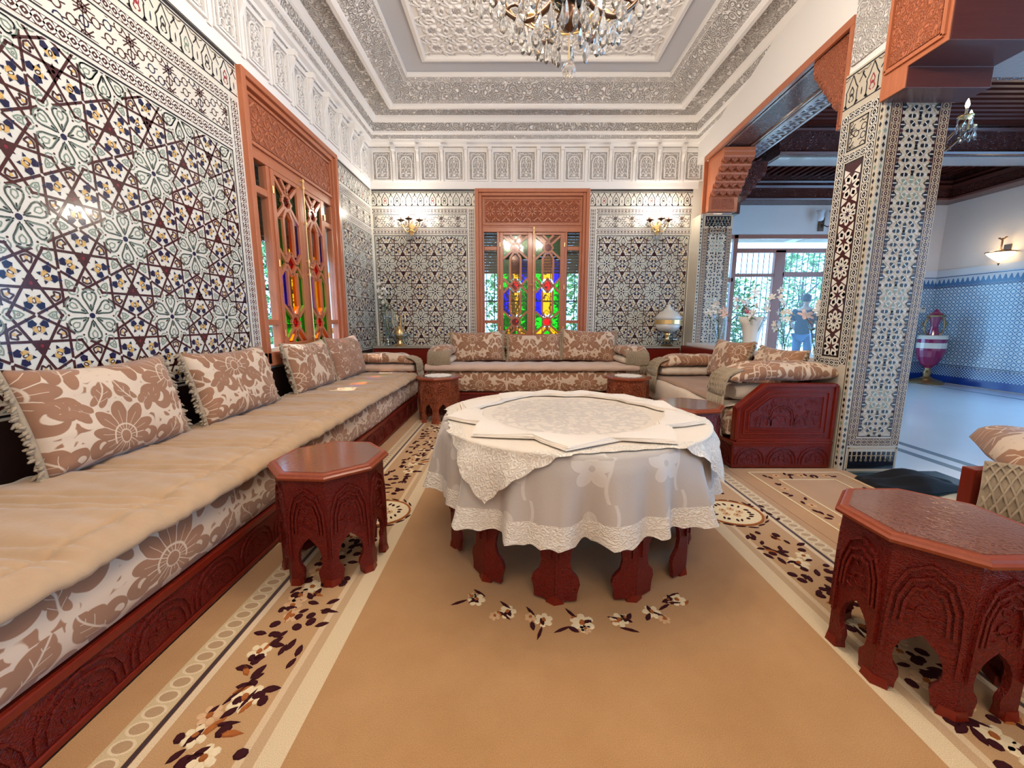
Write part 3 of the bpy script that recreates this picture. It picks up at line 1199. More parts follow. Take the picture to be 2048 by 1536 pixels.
    # roller shutter half down, and the iron grille outside
    (_, zb) = ppx(0, 540)
    so = M @ Vector((.85, .206, zb))
    sh = thing('roller_shutter', 'brown slatted roller shutter lowered halfway behind the %s stained glass window' % out, 'shutter', tuple(so), 0.0, 'roller shutters')
    Ms = Matrix.Translation(-so) @ M
    sl, k = None, 0
    while zb + k * .043 < 3.04:
        if sl is None:
            q = MB(Ms)
            q.box(0.03, 1.67, .20, .212, zb, zb + .040)
            sl = q.build('shutter_slat', SHUT, sh, bevel=0.004)
        else:
            inst(sl, sh, Matrix.Translation((0, 0, k * .043)))
        k += 1
    return win


window(1, basis((1, 0, 0), (0, 1, 0), (0, 0, 1), (WX0, YB, 0)), 'back')
window(2, basis((0, 1, 0), (-1, 0, 0), (0, 0, 1), (XL, WY0, 0)), 'left')


def grille(M, w, z0, z1, label):
    z0 = -.058
    g = thing('iron_grille', label, 'grille', tuple(M @ Vector((0, 0, z0))), 0.0, 'iron window grilles')
    Mi = Matrix.Translation(-(M @ Vector((0, 0, z0)))) @ M
    fr = MB(Mi)
    for z in (z0, (z0 + z1) / 2, z1):
        fr.box(0, w, -.008, .008, z - .012, z + .012)
    for x in (-.02, w + .02):
        fr.box(x - .02, x + .02, -.01, .01, z0, z1)
    fr.build('frame', IRON, g)
    n = round(w / .13)
    b0 = None
    for k in range(n + 1):
        x = w * k / n
        if b0 is None:
            q = MB(Mi)
            q.box(-.007, .007, -.006, .006, z0, z1)
            b0 = q.build('bar', IRON, g)
        else:
            inst(b0, g, Matrix.Translation(M.to_3x3() @ Vector((x, 0, 0))))
    q = MB(Mi)
    for k in range(n):
        x = w * (k + .5) / n
        for zc in np.arange(z0 + .12, z1 - .1, .24):
            pts = []
            for t in range(15):
                a = t / 14 * 2 * PI * 1.15
                r = .05 * (1 - t / 22)
                pts.append((x + r * math.cos(a), 0, zc + r * math.sin(a) * 1.4))
            q.tube(pts, .005, 4)
    stuff(q.build('scrollwork', IRON, g))
    return g


grille(basis((1, 0, 0), (0, 1, 0), (0, 0, 1), (WX0, YB + .42, 0)), 1.7, 0.5, 3.0, 'black wrought iron scroll grille outside the back stained glass window')
grille(basis((0, 1, 0), (-1, 0, 0), (0, 0, 1), (XL - .42, WY0, 0)), 1.7, 0.5, 3.0, 'black wrought iron scroll grille outside the left stained glass window')


# ------------------------------------------------------------------ tiled columns, arcade and carved corbels
def column(x0, x1, y0, y1, ztop, zt, label, left_face):
    t = thing('tiled_column', label, 'column', ((x0 + x1) / 2, (y0 + y1) / 2, -0.012))
    O = Matrix.Translation((-(x0 + x1) / 2, -(y0 + y1) / 2, 0.012))
    b = MB(O)
    b.box(x0, x1, y0, y1, -0.012, zt)
    b.build('shaft', GLAZE_C, t)
    W = x1 - x0
    Mf = O @ basis((1, 0, 0), (0, 0, 1), (0, -1, 0), (x0, y0, 0))
    b = MB(Mf)
    e = .045                                       # corner strip of small diamonds
    k = 0
    z = .05
    while z < zt - .05:
        c = (BLK, BLK, GRN, BLK, BRN)[k % 5]
        flat_pieces(b, [(c, [(e * .4 - .011, z), (e * .4, z - .019), (e * .4 + .011, z), (e * .4, z + .019)])])
        z += .046
        k += 1
    flat_pieces(b, [(BLK, [(e - .006, 0), (e, 0), (e, zt), (e - .006, zt)])])
    # skirting of dark crenels
    flat_pieces(b, [(BLK, [(e + .02, .0), (W - .015, .0), (W - .015, .15), (e + .02, .15)])], ZE * .6)
    frame_line(b, e + .012, W - .006, 0, .185, .012, TAN)
    n = 9
    for i in range(n):
        x = e + .03 + (W - e - .06) * (i + .5) / n
        flat_pieces(b, [(TAN, seg(x, .075, x, .150, .010)), (TAN, seg(x - .017, .118, x + .017, .118, .007)), (TAN, ell(.010, .012, 6, x, .082))])
    z1 = zt - .19
    guilloche(b, e + .006, e + .062, .20, z1, True, MAR, TAN, .086)
    guilloche(b, W - .062, W - .006, .20, z1, True, MAR, TAN, .086)
    guilloche(b, e + .062, W - .062, .20, .255, False, MAR, TAN, .086)
    guilloche(b, e + .062, W - .062, z1 - .055, z1, False, MAR, TAN, .086)
    p0, p1 = e + .075, W - .075
    frame_line(b, p0 - .006, p1 + .006, .270, z1 - .068, .008, MAR)
    # head panel of keyhole merlons
    frame_line(b, e + .01, W - .01, z1 + .012, zt - .005, .010, TAN)
    flat_pieces(b, [(BLK, [(e + .026, z1 + .03), (W - .026, z1 + .03), (W - .026, zt - .022), (e + .026, zt - .022)])], ZE * .6)
    for r in range(2):
        for i in range(7):
            x = e + .04 + (W - e - .08) * (i + .5) / 7
            zc = z1 + .065 + r * .062
            s = 1 if r == 0 else -1
            flat_pieces(b, [(GRN if i % 2 else TAN, q) for q in pline([(x - .018, zc - s * .026), (x - .014, zc + s * .008), (x, zc + s * .026), (x + .014, zc + s * .008), (x + .018, zc - s * .026)], .007)])
    # fine strap lines of the oval field
    pw = p1 - p0
    s = pw / 4
    rows = int((z1 - .07 - .28) / s)
    sz = (z1 - .07 - .28) / rows
    for j in range(rows + 1):
        zz = .28 + j * sz
        flat_pieces(b, [(WHT, seg(p0, zz, p1, zz, .0045))])
    for j in range(rows):
        for i in range(4):
            cx, cz = p0 + (i + .5) * s, .28 + (j + .5) * sz
            for k in (1, -1):
                flat_pieces(b, [(TAN, seg(cx - s / 2, cz - k * sz / 2, cx + s / 2, cz + k * sz / 2, .004))])
    stuff(b.build('border_mosaic', TILES, t, fixn=False))
    # ovals round the stars of the field: parts
    cen = []
    for j in range(0, rows, 3):
        cen.append((p0 + pw / 2, .28 + (j + 1.5) * sz, j // 3))
    made = {}

    def oval(col, x, z, a):
        key = 'oval_tile%d' % col
        if key not in UNIT_ME:
            unit_mesh(key, [(col, ell(.0135, .027, 8)), (WHT, [(-.0135, -.003), (.0135, -.003), (.0135, .003), (-.0135, .003)])])
            me = UNIT_ME[key]
            me.vertices.foreach_set('co', [c for i, v in enumerate(me.vertices) for c in (v.co.x, v.co.y, ZE + (.0012 if i >= 8 else 0.0009))])
        o = bpy.data.objects.new('oval_tile', UNIT_ME[key])
        COL.objects.link(o)
        o.parent = t
        o.matrix_basis = Mf @ T(x, z, 0) @ R(a)
    b = MB(Mf)
    for cx, cz, q in cen:
        c = (BLK, GRN, BLK, BLK)[q % 4]
        flat_pieces(b, [(BLU, ell(.012, .012, 8, cx, cz))])
        for k in range(8):
            a = k * PI / 4
            rr = s * (1.0 if k % 2 == 0 else 1.05)
            oval(c, cx + rr * math.cos(a), cz + rr * math.sin(a) * (1 if k % 2 else 1), a + PI / 2)
            a2 = a + PI / 8
            flat_pieces(b, [(BRN, ell(.0135, .0135, 6, cx + s * 1.75 * math.cos(a2), cz + s * 1.62 * math.sin(a2)))])
        for sx in (1, -1):
            for dz in (-1, 1):
                oval(BLK, cx + sx * s * 1.82, cz + dz * sz * .62, 0)
            flat_pieces(b, [(MAR, ell(.012, .012, 6, cx + sx * s * 1.85, cz))])
            flat_pieces(b, [(MAR, ell(.012, .012, 6, cx + sx * s * 1.85, cz + 1.5 * sz))])
            oval(BLK, cx + sx * s * .9, cz + 1.5 * sz, PI / 2)
        flat_pieces(b, [(BRN, ell(.011, .011, 6, cx, cz + 1.5 * sz))])
    stuff(b.build('dot_mosaic', TILES, t, fixn=False))
    if left_face:
        D = y1 - y0
        Ml = O @ basis((0, -1, 0), (0, 0, 1), (-1, 0, 0), (x0, y1, 0))
        b = MB(Ml)
        k, z = 0, .05
        while z < zt + .0:
            c = (BLK, BLK, GRN, BLK, BRN)[k % 5]
            flat_pieces(b, [(c, [(D - .022 - .011, z), (D - .022, z - .019), (D - .022 + .011, z), (D - .022, z + .019)])])
            z += .046
            k += 1
        flat_pieces(b, [(BLK, [(D - .045, 0), (D - .040, 0), (D - .040, 2.98), (D - .045, 2.98)])])
        guilloche(b, .012, .072, .82, 2.68, True, BLK, WHT, .11)
        guilloche(b, D - .115, D - .055, .82, 2.68, True, BLK, WHT, .11)
        for z in (.80, 2.34, 2.64):
            guilloche(b, .072, D - .115, z, z + .05, False, BLK, WHT, .09)
        frame_line(b, .085, D - .128, .87, 2.33, .010, BLK)
        frame_line(b, .085, D - .128, 2.41, 2.62, .010, BLK)
        lattice_band(b, .10, D - .14, 2.425, 2.605, .06, BLK)
        arch_band(b, .0, D, 2.74, 2.955, .176, .07)
        stuff(b.build('side_border_mosaic', TILES, t, fixn=False))
        fld = MB(Ml)
        flat_pieces(fld, [(MAR, [(.095, .88), (D - .138, .88), (D - .138, 2.32), (.095, 2.32)])], ZE * .4)
        P = []
        cx = (.095 + D - .138) / 2
        for j, z in enumerate(np.arange(.95, 2.35, .2)):
            if j % 2:
                for k in range(8):
                    pet = rot2([(.012, 0), (.045, .022), (.075, .016), (.085, 0), (.075, -.016), (.045, -.022)], k * PI / 4, cx, z)
                    P.append((WHT, pet))
                    P.append((GRN, rot2(ell(.014, .008, 6, .052, 0), k * PI / 4, cx, z)))
                P.append((BLU, ell(.013, .013, 8, cx, z)))
            else:
                for k in range(6):
                    P.append((WHT, rot2([(.018, 0), (.05, .03), (.088, .022), (.088, -.022), (.05, -.03)], k * PI / 3, cx, z)))
                    P.append((BLU, rot2([(.04, 0), (.06, .018), (.08, 0), (.06, -.018)], k * PI / 3, cx, z)))
                    P.append((YEL, rot2(ell(.008, .006, 6, .06, 0), k * PI / 3, cx, z)))
            for sx in (1, -1):
                P.append((WHT, [(cx + sx * .02, z + .10), (cx + sx * .07, z + .07), (cx + sx * .07, z + .13)]))
        Q = [(c, clip(p, .097, D - .140, .882, 2.318)) for c, p in P]
        flat_pieces(fld, [(c, p) for c, p in Q if p])
        stuff(fld.build('side_star_mosaic', TILES, t, fixn=False))
    return t


column(2.54, 2.985, 2.98, 3.36, 2.61, 2.98, 'square tiled column nearest, with oval mosaic face beside the carved sofa end', True)
column(2.69, 3.15, 6.0, 6.285, 2.65, 2.65, 'far tiled column at the back corner behind the glass bowl lamp', False)
for o in [q for q in bpy.data.objects if q.name.startswith('tiled_column')]:
    pass


def skew(b, y0, y1, z0, z1, d0=0.0, d1=0.44, m=0):
    P = [(xa(y0) + d0, y0), (xa(y1) + d0, y1), (xa(y1) + d1, y1), (xa(y0) + d1, y0)]
    b.prism(P, lambda x, y: (x, y, z0), lambda x, y: (x, y, z1), m)


b = MB()
skew(b, 3.361, 6.29, 3.40, 4.3)
skew(b, 2.98, 3.361, 2.981, 4.3)
skew(b, -2.6, 2.98, 3.45, 4.3)
skew(b, 6.0, 6.29, 2.655, 3.40, .30, .44)
wall_right = struct(b.build('wall_right', [PLASTER, PLASTER_FINE]))
# carved panel on the plaster above the near column
b = MB()
b.box(xa(3.17) - .012, xa(3.17) - .002, 3.02, 3.33, 3.03, 4.0, 1)
b.build('carved_panel', [PLASTER, PLASTER_FINE], wall_right)

# wooden lining of the far opening: edge board, soffit with carved panel, outer lattice
b = MB()
skew(b, 3.36, 5.98, 3.335, 3.40, -.014, .012)
skew(b, 3.36, 3.395, 2.65, 3.335, -.012, .05)
skew(b, 5.955, 5.985, 2.65, 3.335, -.012, .06)
lin = struct(b.build('trim_8', W_OR, bevel=0.003))
b = MB()
skew(b, 3.40, 5.95, 3.375, 3.399, .013, .44)
b.build('soffit_board', W_DARK, lin)
b = MB()
skew(b, 3.45, 5.90, 3.366, 3.374, .10, .36)
b.build('soffit_carving', W_DARKC, lin)
b = MB()
for d in (.03, .07, .385, .42):
    skew(b, 3.40, 5.95, 3.355, 3.3745, d, d + .022)
b.build('soffit_bead', plain('glossy_pale_edge', (0.22, 0.14, 0.12), 0.2, coat=0.6), lin)
b = MB()
for d in (.50, .70):
    skew(b, 3.0, 6.0, 3.40, 3.44, d, d + .03)
n = 26
for k in range(n):
    y = 3.05 + k * (2.9 / n)
    x = xa(y)
    b.prism(seg(x + .52, y, x + .70, y + .11, .022), lambda u, v: (u, v, 3.405), lambda u, v: (u, v, 3.43))
    b.prism(seg(x + .70, y, x + .52, y + .11, .022), lambda u, v: (u, v, 3.405), lambda u, v: (u, v, 3.43))
b.build('outer_lattice', plain('painted_daylit_lattice', (0.42, 0.42, 0.45), 0.3, coat=0.3), lin)  # blue-white of reflected daylight painted into the lattice colour


def corbel_profile():
    P = [(0.0, 0.0), (.10, 0.0), (.10, .20), (.125, .20), (.125, .235)]
    for k in range(5):                             # scalloped steps rising outwards
        s0, z0 = .125 + k * .065, .235 + k * .088
        P += [(s0 + .03, z0 + .02), (s0 + .052, z0 + .012), (s0 + .066, z0 + .045), (s0 + .065, z0 + .088)]
    P += [(.455, .69), (.455, .735), (0, .735)]
    return P


def corbel(M, wd, label, mats, cat='corbel', sc=1.0):
    o = M @ Vector((0, 0, 0))
    t = thing('carved_corbel', label, cat, tuple(o))
    Mi = Matrix.Translation(-o) @ M
    b = MB(Mi)
    P = [(s * sc, z * sc) for s, z in corbel_profile()]
    b.prism(P, lambda s, z: (s, -wd / 2, z), lambda s, z: (s, wd / 2, z))
    b.build('bracket', mats[0], t)
    b = MB(Mi)
    for k in range(5):                             # hanging muqarnas teeth across the underside
        s0, z0 = (.14 + k * .065) * sc, (.228 + k * .088) * sc
        for j in range(4):
            y = -wd / 2 + wd * (j + .5) / 4
            w = wd / 9
            b.prism([(y - w, z0 - .0), (y, z0 - .035 * sc), (y + w, z0 - .0), (y + w, z0 + .03), (y - w, z0 + .03)], lambda u, z: (s0 - .012, u, z), lambda u, z: (s0 + .045 * sc, u, z))
    b.build('muqarnas', mats[1], t)
    b = MB(Mi)
    b.box(.10 * sc, .106 * sc, -wd / 2 + .05, wd / 2 - .05, .03 * sc, .175 * sc)
    b.build('carved_tablet', mats[1], t)
    return t


corbel(basis((0, -1, 0), (1, 0, 0), (0, 0, 1), (2.92, 5.952, 2.652)), .40, 'orange carved muqarnas corbel on top of the far tiled column', [W_OR, W_ORC], sc=.95)
corbel(basis((1, 0, 0), (0, 1, 0), (0, 0, 1), (3.15, 6.15, 2.66)), .28, 'dark scalloped corbel on the hall side of the far column', [W_DARKC, W_DARK], sc=.95)
corbel(basis((0, 1, 0), (-1, 0, 0), (0, 0, 1), (2.79, 3.396, 2.655)), .38, 'scalloped corbel hanging behind the near column under the far lintel', [W_ORC, W_ORC], sc=.95)
# large stepped bracket on the camera side of the near column
t = thing('carved_bracket', 'large stepped red wooden bracket above the near tiled column', 'bracket', (2.78, 2.78, 2.612))
O = T(-2.78, -2.78, -2.612)
P = [(2.979, 2.612), (2.80, 2.612), (2.80, 2.735), (2.56, 2.735), (2.56, 3.44), (2.979, 3.44)]
b = MB(O)
b.prism(P, lambda y, z: (2.50, y, z), lambda y, z: (3.04, y, z))
b.build('body', W_DARK, t, bevel=0.004)
b = MB(O)
b.prism([(2.979, 2.612), (2.80, 2.612), (2.80, 2.735), (2.56, 2.735), (2.56, 3.44), (2.979, 3.44)], lambda y, z: (2.488, y, z), lambda y, z: (2.4995, y, z))
b.build('side_board', W_OR, t, bevel=0.003)
b = MB(O)
b.prism([(2.93, 2.80), (2.61, 2.80), (2.61, 3.42), (2.93, 3.42)], lambda y, z: (2.480, y, z), lambda y, z: (2.4875, y, z))
b.build('carved_panel', W_ORC, t)
b = MB(O)
for q in pline([(2.95, 3.43), (2.95, 2.775), (2.585, 2.775), (2.585, 3.43)], .022):
    b.prism(q, lambda y, z: (2.472, y, z), lambda y, z: (2.4878, y, z))
b.build('panel_moulding', W_OR, t)

# ------------------------------------------------------------------ the hall beyond the arcade
HX, HY = 8.20, 7.95
u0, u1, z0h, z1h = 3.95, 7.35, 0.02, 2.78         # glazed opening of the hall's back wall
b = MB()
for x0, x1, za, zb in ((3.05, u0, -.15, 4.2), (u1, HX + .3, -.15, 4.2), (u0, u1, z1h, 4.2)):
    b.box(x0, x1, HY, HY + .3, za, zb)
b.box(3.05, 3.3, 6.29, HY, -.15, 4.2)
hall_back = struct(b.build('wall_hall_back', HALLWALL))
b = MB()
b.box(HX, HX + .3, 5.2, HY, -.15, 4.2)
b.box(HX, HX + .3, -2.6, 5.2, 3.2, 4.2)  # unseen bay below left open, added to let sky light into the hall
b.box(HX, HX + .3, 1.6, 2.0, -.15, 3.2)
hall_right = struct(b.build('wall_hall_right', HALLWALL))


def blue_tile_mat():
    m, nt, bs = newmat('blue_zellige_dado')
    vec, x, y, z = coords(nt)
    a = (x + y)                                    # runs along either wall
    k = 2 * PI / 0.125
    p = (a * k).cos()
    q = (z * k).cos()
    d1 = ((a + z) * (k * .5)).cos().abs()
    d2 = ((a - z) * (k * .5)).cos().abs()
    star = (p * q)
    msk = star.op('GREATER_THAN', 0.35)
    ln = d1.min(d2).lt(0.22)
    base = mix(nt, msk, (0.06, 0.22, 0.42), (0.62, 0.72, 0.78))
    c = mix(nt, ln, base, (0.66, 0.74, 0.80))
    # crenel rows of the skirting
    chk = ((a * (2 * PI / .05)).sin() * (z * (2 * PI / .05)).sin()).op('GREATER_THAN', 0.0)
    sk = mix(nt, chk, (0.012, 0.05, 0.24), (0.40, 0.55, 0.70))
    c = mix(nt, z.lt(0.30), c, sk)
    c = mix(nt, z.lt(0.13), c, (0.010, 0.05, 0.30))
    top = mix(nt, ((a * (2 * PI / .08)).sin() * 0.5 + (z * 12.5 - 23.6)).op('GREATER_THAN', 0.0), (0.05, 0.16, 0.36), (0.52, 0.62, 0.72))
    c = mix(nt, z.op('GREATER_THAN', 1.80), c, top)
    for zz in (0.31, 0.335, 1.77, 1.79, 1.965):
        c = mix(nt, (z - zz).abs().lt(0.006), c, (0.015, 0.04, 0.14))
    setc(nt, bs, c)
    bs.inputs['Roughness'].default_value = 0.2
    bs.inputs['Coat Weight'].default_value = 0.3
    return m


BLUET = blue_tile_mat()
b = MB()
b.box(HX - .012, HX - .0005, 5.2, HY - .012, 0.0, 1.985)
b.build('tile_dado', BLUET, hall_right)
b = MB()
b.box(u1, HX, HY - .012, HY - .0005, 0.0, 1.985)
b.build('tile_dado', BLUET, hall_back)
PANEL_T = plain('white_carved_stucco_strip', (0.62, 0.66, 0.72), 0.6)
b = MB()
b.box(HX - .02, HX - .0125, 5.2, HY - .02, 1.985, 2.10)
b.build('stucco_strip', PANEL_T, hall_right)
b = MB()
b.box(u1, HX - .02, HY - .02, HY - .0125, 1.985, 2.10)
b.build('stucco_strip', PANEL_T, hall_back)

# hall ceiling: dark boards, joists, cross beams with soffits painted pale as if daylit, frieze boards
b = MB()
b.box(3.301, HX + .3, -2.6, HY + .3, 3.95, 4.2)
hall_ceiling = struct(b.build('ceiling_hall', W_DARK))
jo = None
for k in range(38):
    x = 3.42 + k * .13
    if jo is None:
        b = MB()
        b.box(0, .055, 6.45, 7.62, 3.70, 3.949)
        jo = b.build('joist', W_DARK, hall_ceiling)
        jo.matrix_basis = T(x, 0, 0)
    else:
        inst(jo, hall_ceiling, T(x, 0, 0))
jo = None
for k in range(24):
    y = 3.55 + k * .105
    if jo is None:
        b = MB()
        b.box(3.35, HX - .36, 0, .05, 3.80, 3.949)
        jo = b.build('cross_joist', W_DARK, hall_ceiling)
        jo.matrix_basis = T(0, y, 0)
    else:
        inst(jo, hall_ceiling, T(0, y, 0))
LITWOOD = plain('painted_daylit_soffit', (0.34, 0.31, 0.31), 0.28, coat=0.6, bmp=(40, .6, .006))  # paler than the beams: daylight from below put into the colour


def beam(n, x0, x1, y0, y1, z0, z1, name):
    q = MB()
    q.box(x0, x1, y0, y1, z0, z1)
    o = struct(q.build(name, W_DARKC, bevel=.004))
    q = MB()
    for zz, dy in ((z0 + .0, .03), (z0 + .30, .04), (z1 - .10, .06)):
        q.tube([(x0, y0 - dy * .4, zz + .03), (x1, y0 - dy * .4, zz + .03)], .028, 6)
    q.build('beam_moulding', W_DARK, o)
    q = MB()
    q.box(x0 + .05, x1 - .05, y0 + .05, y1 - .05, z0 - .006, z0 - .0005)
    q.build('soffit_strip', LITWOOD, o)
    return o


beam(1, 3.70, HX - .01, 5.98, 6.38, 3.42, 3.949, 'trim_10')
beam(2, 3.045, HX - .01, 2.55, 3.35, 2.95, 3.94, 'trim_11')
b = MB()
b.box(3.31, HX - .01, 7.60, HY - .001, 3.30, 3.949)
fr = struct(b.build('trim_12', W_DARKC))
b = MB()
for z, r in ((3.31, .03), (3.52, .04), (3.60, .03)):
    b.tube([(3.31, 7.595, z), (HX - .3, 7.595, z)], r, 6)
b.build('frieze_moulding', W_DARK, fr)
b = MB()
b.box(HX - .34, HX - .001, 2.6, 7.59, 3.30, 3.949)
fr2 = struct(b.build('trim_13', W_DARKC))
b = MB()
for z, r in ((3.31, .03), (3.52, .04), (3.60, .03)):
    b.tube([(HX - .345, 2.6, z), (HX - .345, 7.59, z)], r, 6)
b.build('frieze_moulding', W_DARK, fr2)

# glazed wall of the hall
b = MB()
FR = wood('reddish_door_wood', (0.30, 0.10, 0.06), (0.42, 0.16, 0.10), .4, .3)
for x0, x1, za, zb in ((u0, u0 + .09, z0h, z1h), (4.26, 4.34, z0h, z1h), (5.08, 5.28, z0h, 2.50), (6.28, 6.40, z0h, z1h), (u1 - .08, u1, z0h, z1h),
                       (u0, u1, z1h - .07, z1h), (4.34, u1, 2.45, 2.53), (4.34, 5.1, 2.0, 2.06), (5.25, u1, 2.0, 2.09), (u0, 4.3, 1.9, 1.98)):
    b.box(x0, x1, HY + .05, HY + .13, za, zb)
w3 = struct(b.build('window_3', FR, bevel=.005))
for x0, x1, za, zb in ((u0 + .09, 4.26, z0h, 1.9), (u0 + .09, 4.26, 1.98, 2.71), (4.34, 5.08, z0h, 2.0), (4.34, 5.08, 2.06, 2.45), (5.28, 6.28, z0h, 2.0), (5.28, 6.28, 2.09, 2.45), (4.34, 6.28, 2.53, 2.71),
                       (6.40, u1 - .08, z0h, 2.0), (6.40, u1 - .08, 2.09, 2.71)):
    q = MB()
    q.box(x0, x1, HY + .088, HY + .094, za, zb)
    q.build('pane', G_CLEAR, w3)
grille(basis((1, 0, 0), (0, 1, 0), (0, 0, 1), (u0 - .2, HY + 1.9, 0)), 5.0, 0.1, 2.75, 'long black wrought iron railing screen beyond the hall glass doors')

# outside: terrace, porch ceiling, garden
b = MB()
b.box(-9, 13.5, HY + .31, 26, -.25, -.06)
b.box(-9, 3.0, YB + .4, HY + .31, -.25, -.06)
b.box(-12, XL - .36, -6, HY + .31, -.25, -.06)
gr = struct(b.build('ground_terrace', plain('sunlit_paving', (0.62, 0.58, 0.50), .8)))
b = MB()
b.box(3.4, 9.5, HY + .31, HY + 1.75, 2.95, 3.10)
pc = struct(b.build('ceiling_porch', plain('white_porch_stucco', (.8, .8, .8), .8)))
b = MB()
for q in ((3.6, 6.2), (6.5, 9.2)):
    b.box(q[0], q[1], HY + .5, HY + 1.6, 2.93, 2.949)
b.build('porch_panel', PLASTER_FINE, pc)


def tree(x, y, h, r, label, seed, n=2600, cat='tree', low=.15):
    rd = random.Random(seed)
    t = thing('garden_tree', label, cat, (x, y, -.06))
    q = MB()
    q.tube([(0, 0, 0), (.05, .03, h * .4), (-.03, 0, h * .85)], [.07, .055, .02], 6)
    for k in range(4):
        a = rd.random() * 6.28
        q.tube([(0, 0, h * (.3 + .1 * k)), (r * .5 * math.cos(a), r * .5 * math.sin(a), h * (.5 + .1 * k))], [.035, .012], 5)
    q.build('trunk', BARK, t)
    q = MB()
    for k in range(n):
        a, e = rd.random() * 6.28, rd.uniform(-1, 1)
        rr = r * (0.55 + .5 * rd.random()) * math.sqrt(max(0, 1 - e * e * .8)) * (0.8 + .25 * math.sin(3 * a + e * 4))
        c = Vector((rr * math.cos(a), rr * math.sin(a), h * (low + (1 - low) * (e + 1) / 2)))
        d = Vector((rd.uniform(-1, 1), rd.uniform(-1, 1), rd.uniform(-.6, .6))).normalized()
        f = d.cross(Vector((rd.uniform(-1, 1), rd.uniform(-1, 1), rd.uniform(-1, 1)))).normalized()
        s = rd.uniform(.04, .085)
        q.face([c - d * s, c + f * s * .45, c + d * s, c - f * s * .45])
    stuff(q.build('foliage', HEDGE, t, fixn=False))


for i, (x, y, h, r, lb) in enumerate([(-1.75, 9.3, 3.0, .85, 'bushy green tree outside the left pane of the back window'), (.0, 9.8, 3.2, .85, 'leafy tree outside the left leaf of the back window'),
                                      (1.75, 9.6, 3.0, .85, 'leafy tree outside the right leaf of the back window'),
                                      (-5.2, 5.2, 3.0, 1.1, 'green tree outside the left stained glass window'), (-5.4, 8.2, 3.2, 1.2, 'distant tree outside the left window'),
                                      (4.4, 11.6, 3.0, 1.1, 'garden tree beyond the left hall glass door'), (6.2, 11.9, 2.5, 1.0, 'low garden tree beyond the middle hall glass door'),
                                      (8.3, 11.7, 3.1, 1.2, 'garden tree behind the man beyond the hall doors')]):
    tree(x, y, h, r, lb, 30 + i)

# ------------------------------------------------------------------ carpets with carved flowers
CX = 0.268


def carpet_mat():
    m, nt, bs = newmat('beige_wool_carpet')
    vec, x, y, z = coords(nt)
    n1 = noise(nt, vec, 3.4, 5.0, .62)
    n2 = noise(nt, vec, 420.0, 2.0, .7)
    n3 = noise(nt, vec, 9.0, 3.0, .6)
    base = mix(nt, n1, (0.355, 0.170, 0.055), (0.52, 0.285, 0.120))
    stain = ((n3 - 0.62) * 6.0).op('ADD', 0.0, clamp=True) * ((n1 - .45) * 4.0).op('ADD', 0.0, clamp=True)
    base = mix(nt, stain * .7, base, (0.36, 0.16, 0.05))
    d = (x - CX).abs()

    def band(a, bb):
        return d.op('GREATER_THAN', a) * d.lt(bb)
    c = mix(nt, band(.872, .945), base, (0.66, 0.50, 0.31))
    c = mix(nt, band(.945, .978), c, (0.50, 0.32, 0.17))
    c = mix(nt, band(.978, 1.000), c, (0.64, 0.46, 0.28))
    c = mix(nt, band(1.000, 1.245), c, mix(nt, n1, (0.44, 0.245, 0.105), (0.50, 0.29, 0.13)))
    c = mix(nt, band(1.247, 1.270), c, (0.68, 0.52, 0.34))
    c = mix(nt, band(1.272, 1.288), c, (0.035, 0.008, 0.008))
    c = mix(nt, band(1.290, 1.375), c, (0.58, 0.43, 0.24))
    w = ((y * (1 / .05)).fract() - 0.5) * .05
    e = ((d - 1.333) * (d - 1.333) * .45 + w * w).sqrt()
    c = mix(nt, e.lt(.017) * band(1.29, 1.375), c, (0.42, 0.26, 0.13))
    c = mix(nt, (e - .020).abs().lt(.003) * band(1.29, 1.375), c, (0.70, 0.55, 0.36))
    gr = mix(nt, ((n2 - 0.5) * 1.8 + 0.5).op('ADD', 0.0, clamp=True), (0.62, 0.60, 0.56), (1.32, 1.32, 1.32))
    mu = nt.nodes.new('ShaderNodeMix')
    mu.data_type = 'RGBA'
    mu.blend_type = 'MULTIPLY'
    mu.inputs[0].default_value = 1.0
    nt.links.new(c, mu.inputs[6])
    nt.links.new(gr, mu.inputs[7])
    nt.links.new(mu.outputs[2], bs.inputs['Base Color'])
    bs.inputs['Roughness'].default_value = 0.95
    bs.inputs['Sheen Weight'].default_value = 0.3
    bs.inputs['Specular IOR Level'].default_value = 0.1
    bump(nt, bs, n2 + band(.872, .978) * .8 + band(1.25, 1.375) * .8, .5, .004)
    return m


CARPET = carpet_mat()
CARPET2 = plain('tan_wool_runner', (0.45, 0.24, 0.10), .95, var=.18, vscale=2.5, bmp=(420, .4, .003), sheen=.3, spec=.1)
F_DARK = plain('dark_maroon_wool', (0.040, 0.008, 0.010), .95, var=.3, vscale=60, spec=.1)
F_CREAM = plain('cream_wool', (0.70, 0.56, 0.36), .95, var=.1, vscale=60, spec=.1)
F_PEACH = plain('peach_wool', (0.58, 0.36, 0.20), .95, var=.1, vscale=60, spec=.1)
F_RUST = plain('rust_wool', (0.33, 0.10, 0.025), .95, var=.2, vscale=60, spec=.1)
b = MB()
b.box(-1.225, 1.694, -1.6, 5.30, -.0118, 0)
carpet = tag(b.build('carpet', CARPET), 'large beige wool carpet with floral borders under the round table', 'carpet')
b = MB()
b.box(1.698, 2.60, -1.6, 3.022, -.0118, -.0005)
runner = tag(b.build('runner_rug', CARPET2), 'tan rug with thin cream rectangles beside the tiled column', 'rug')
q = MB()
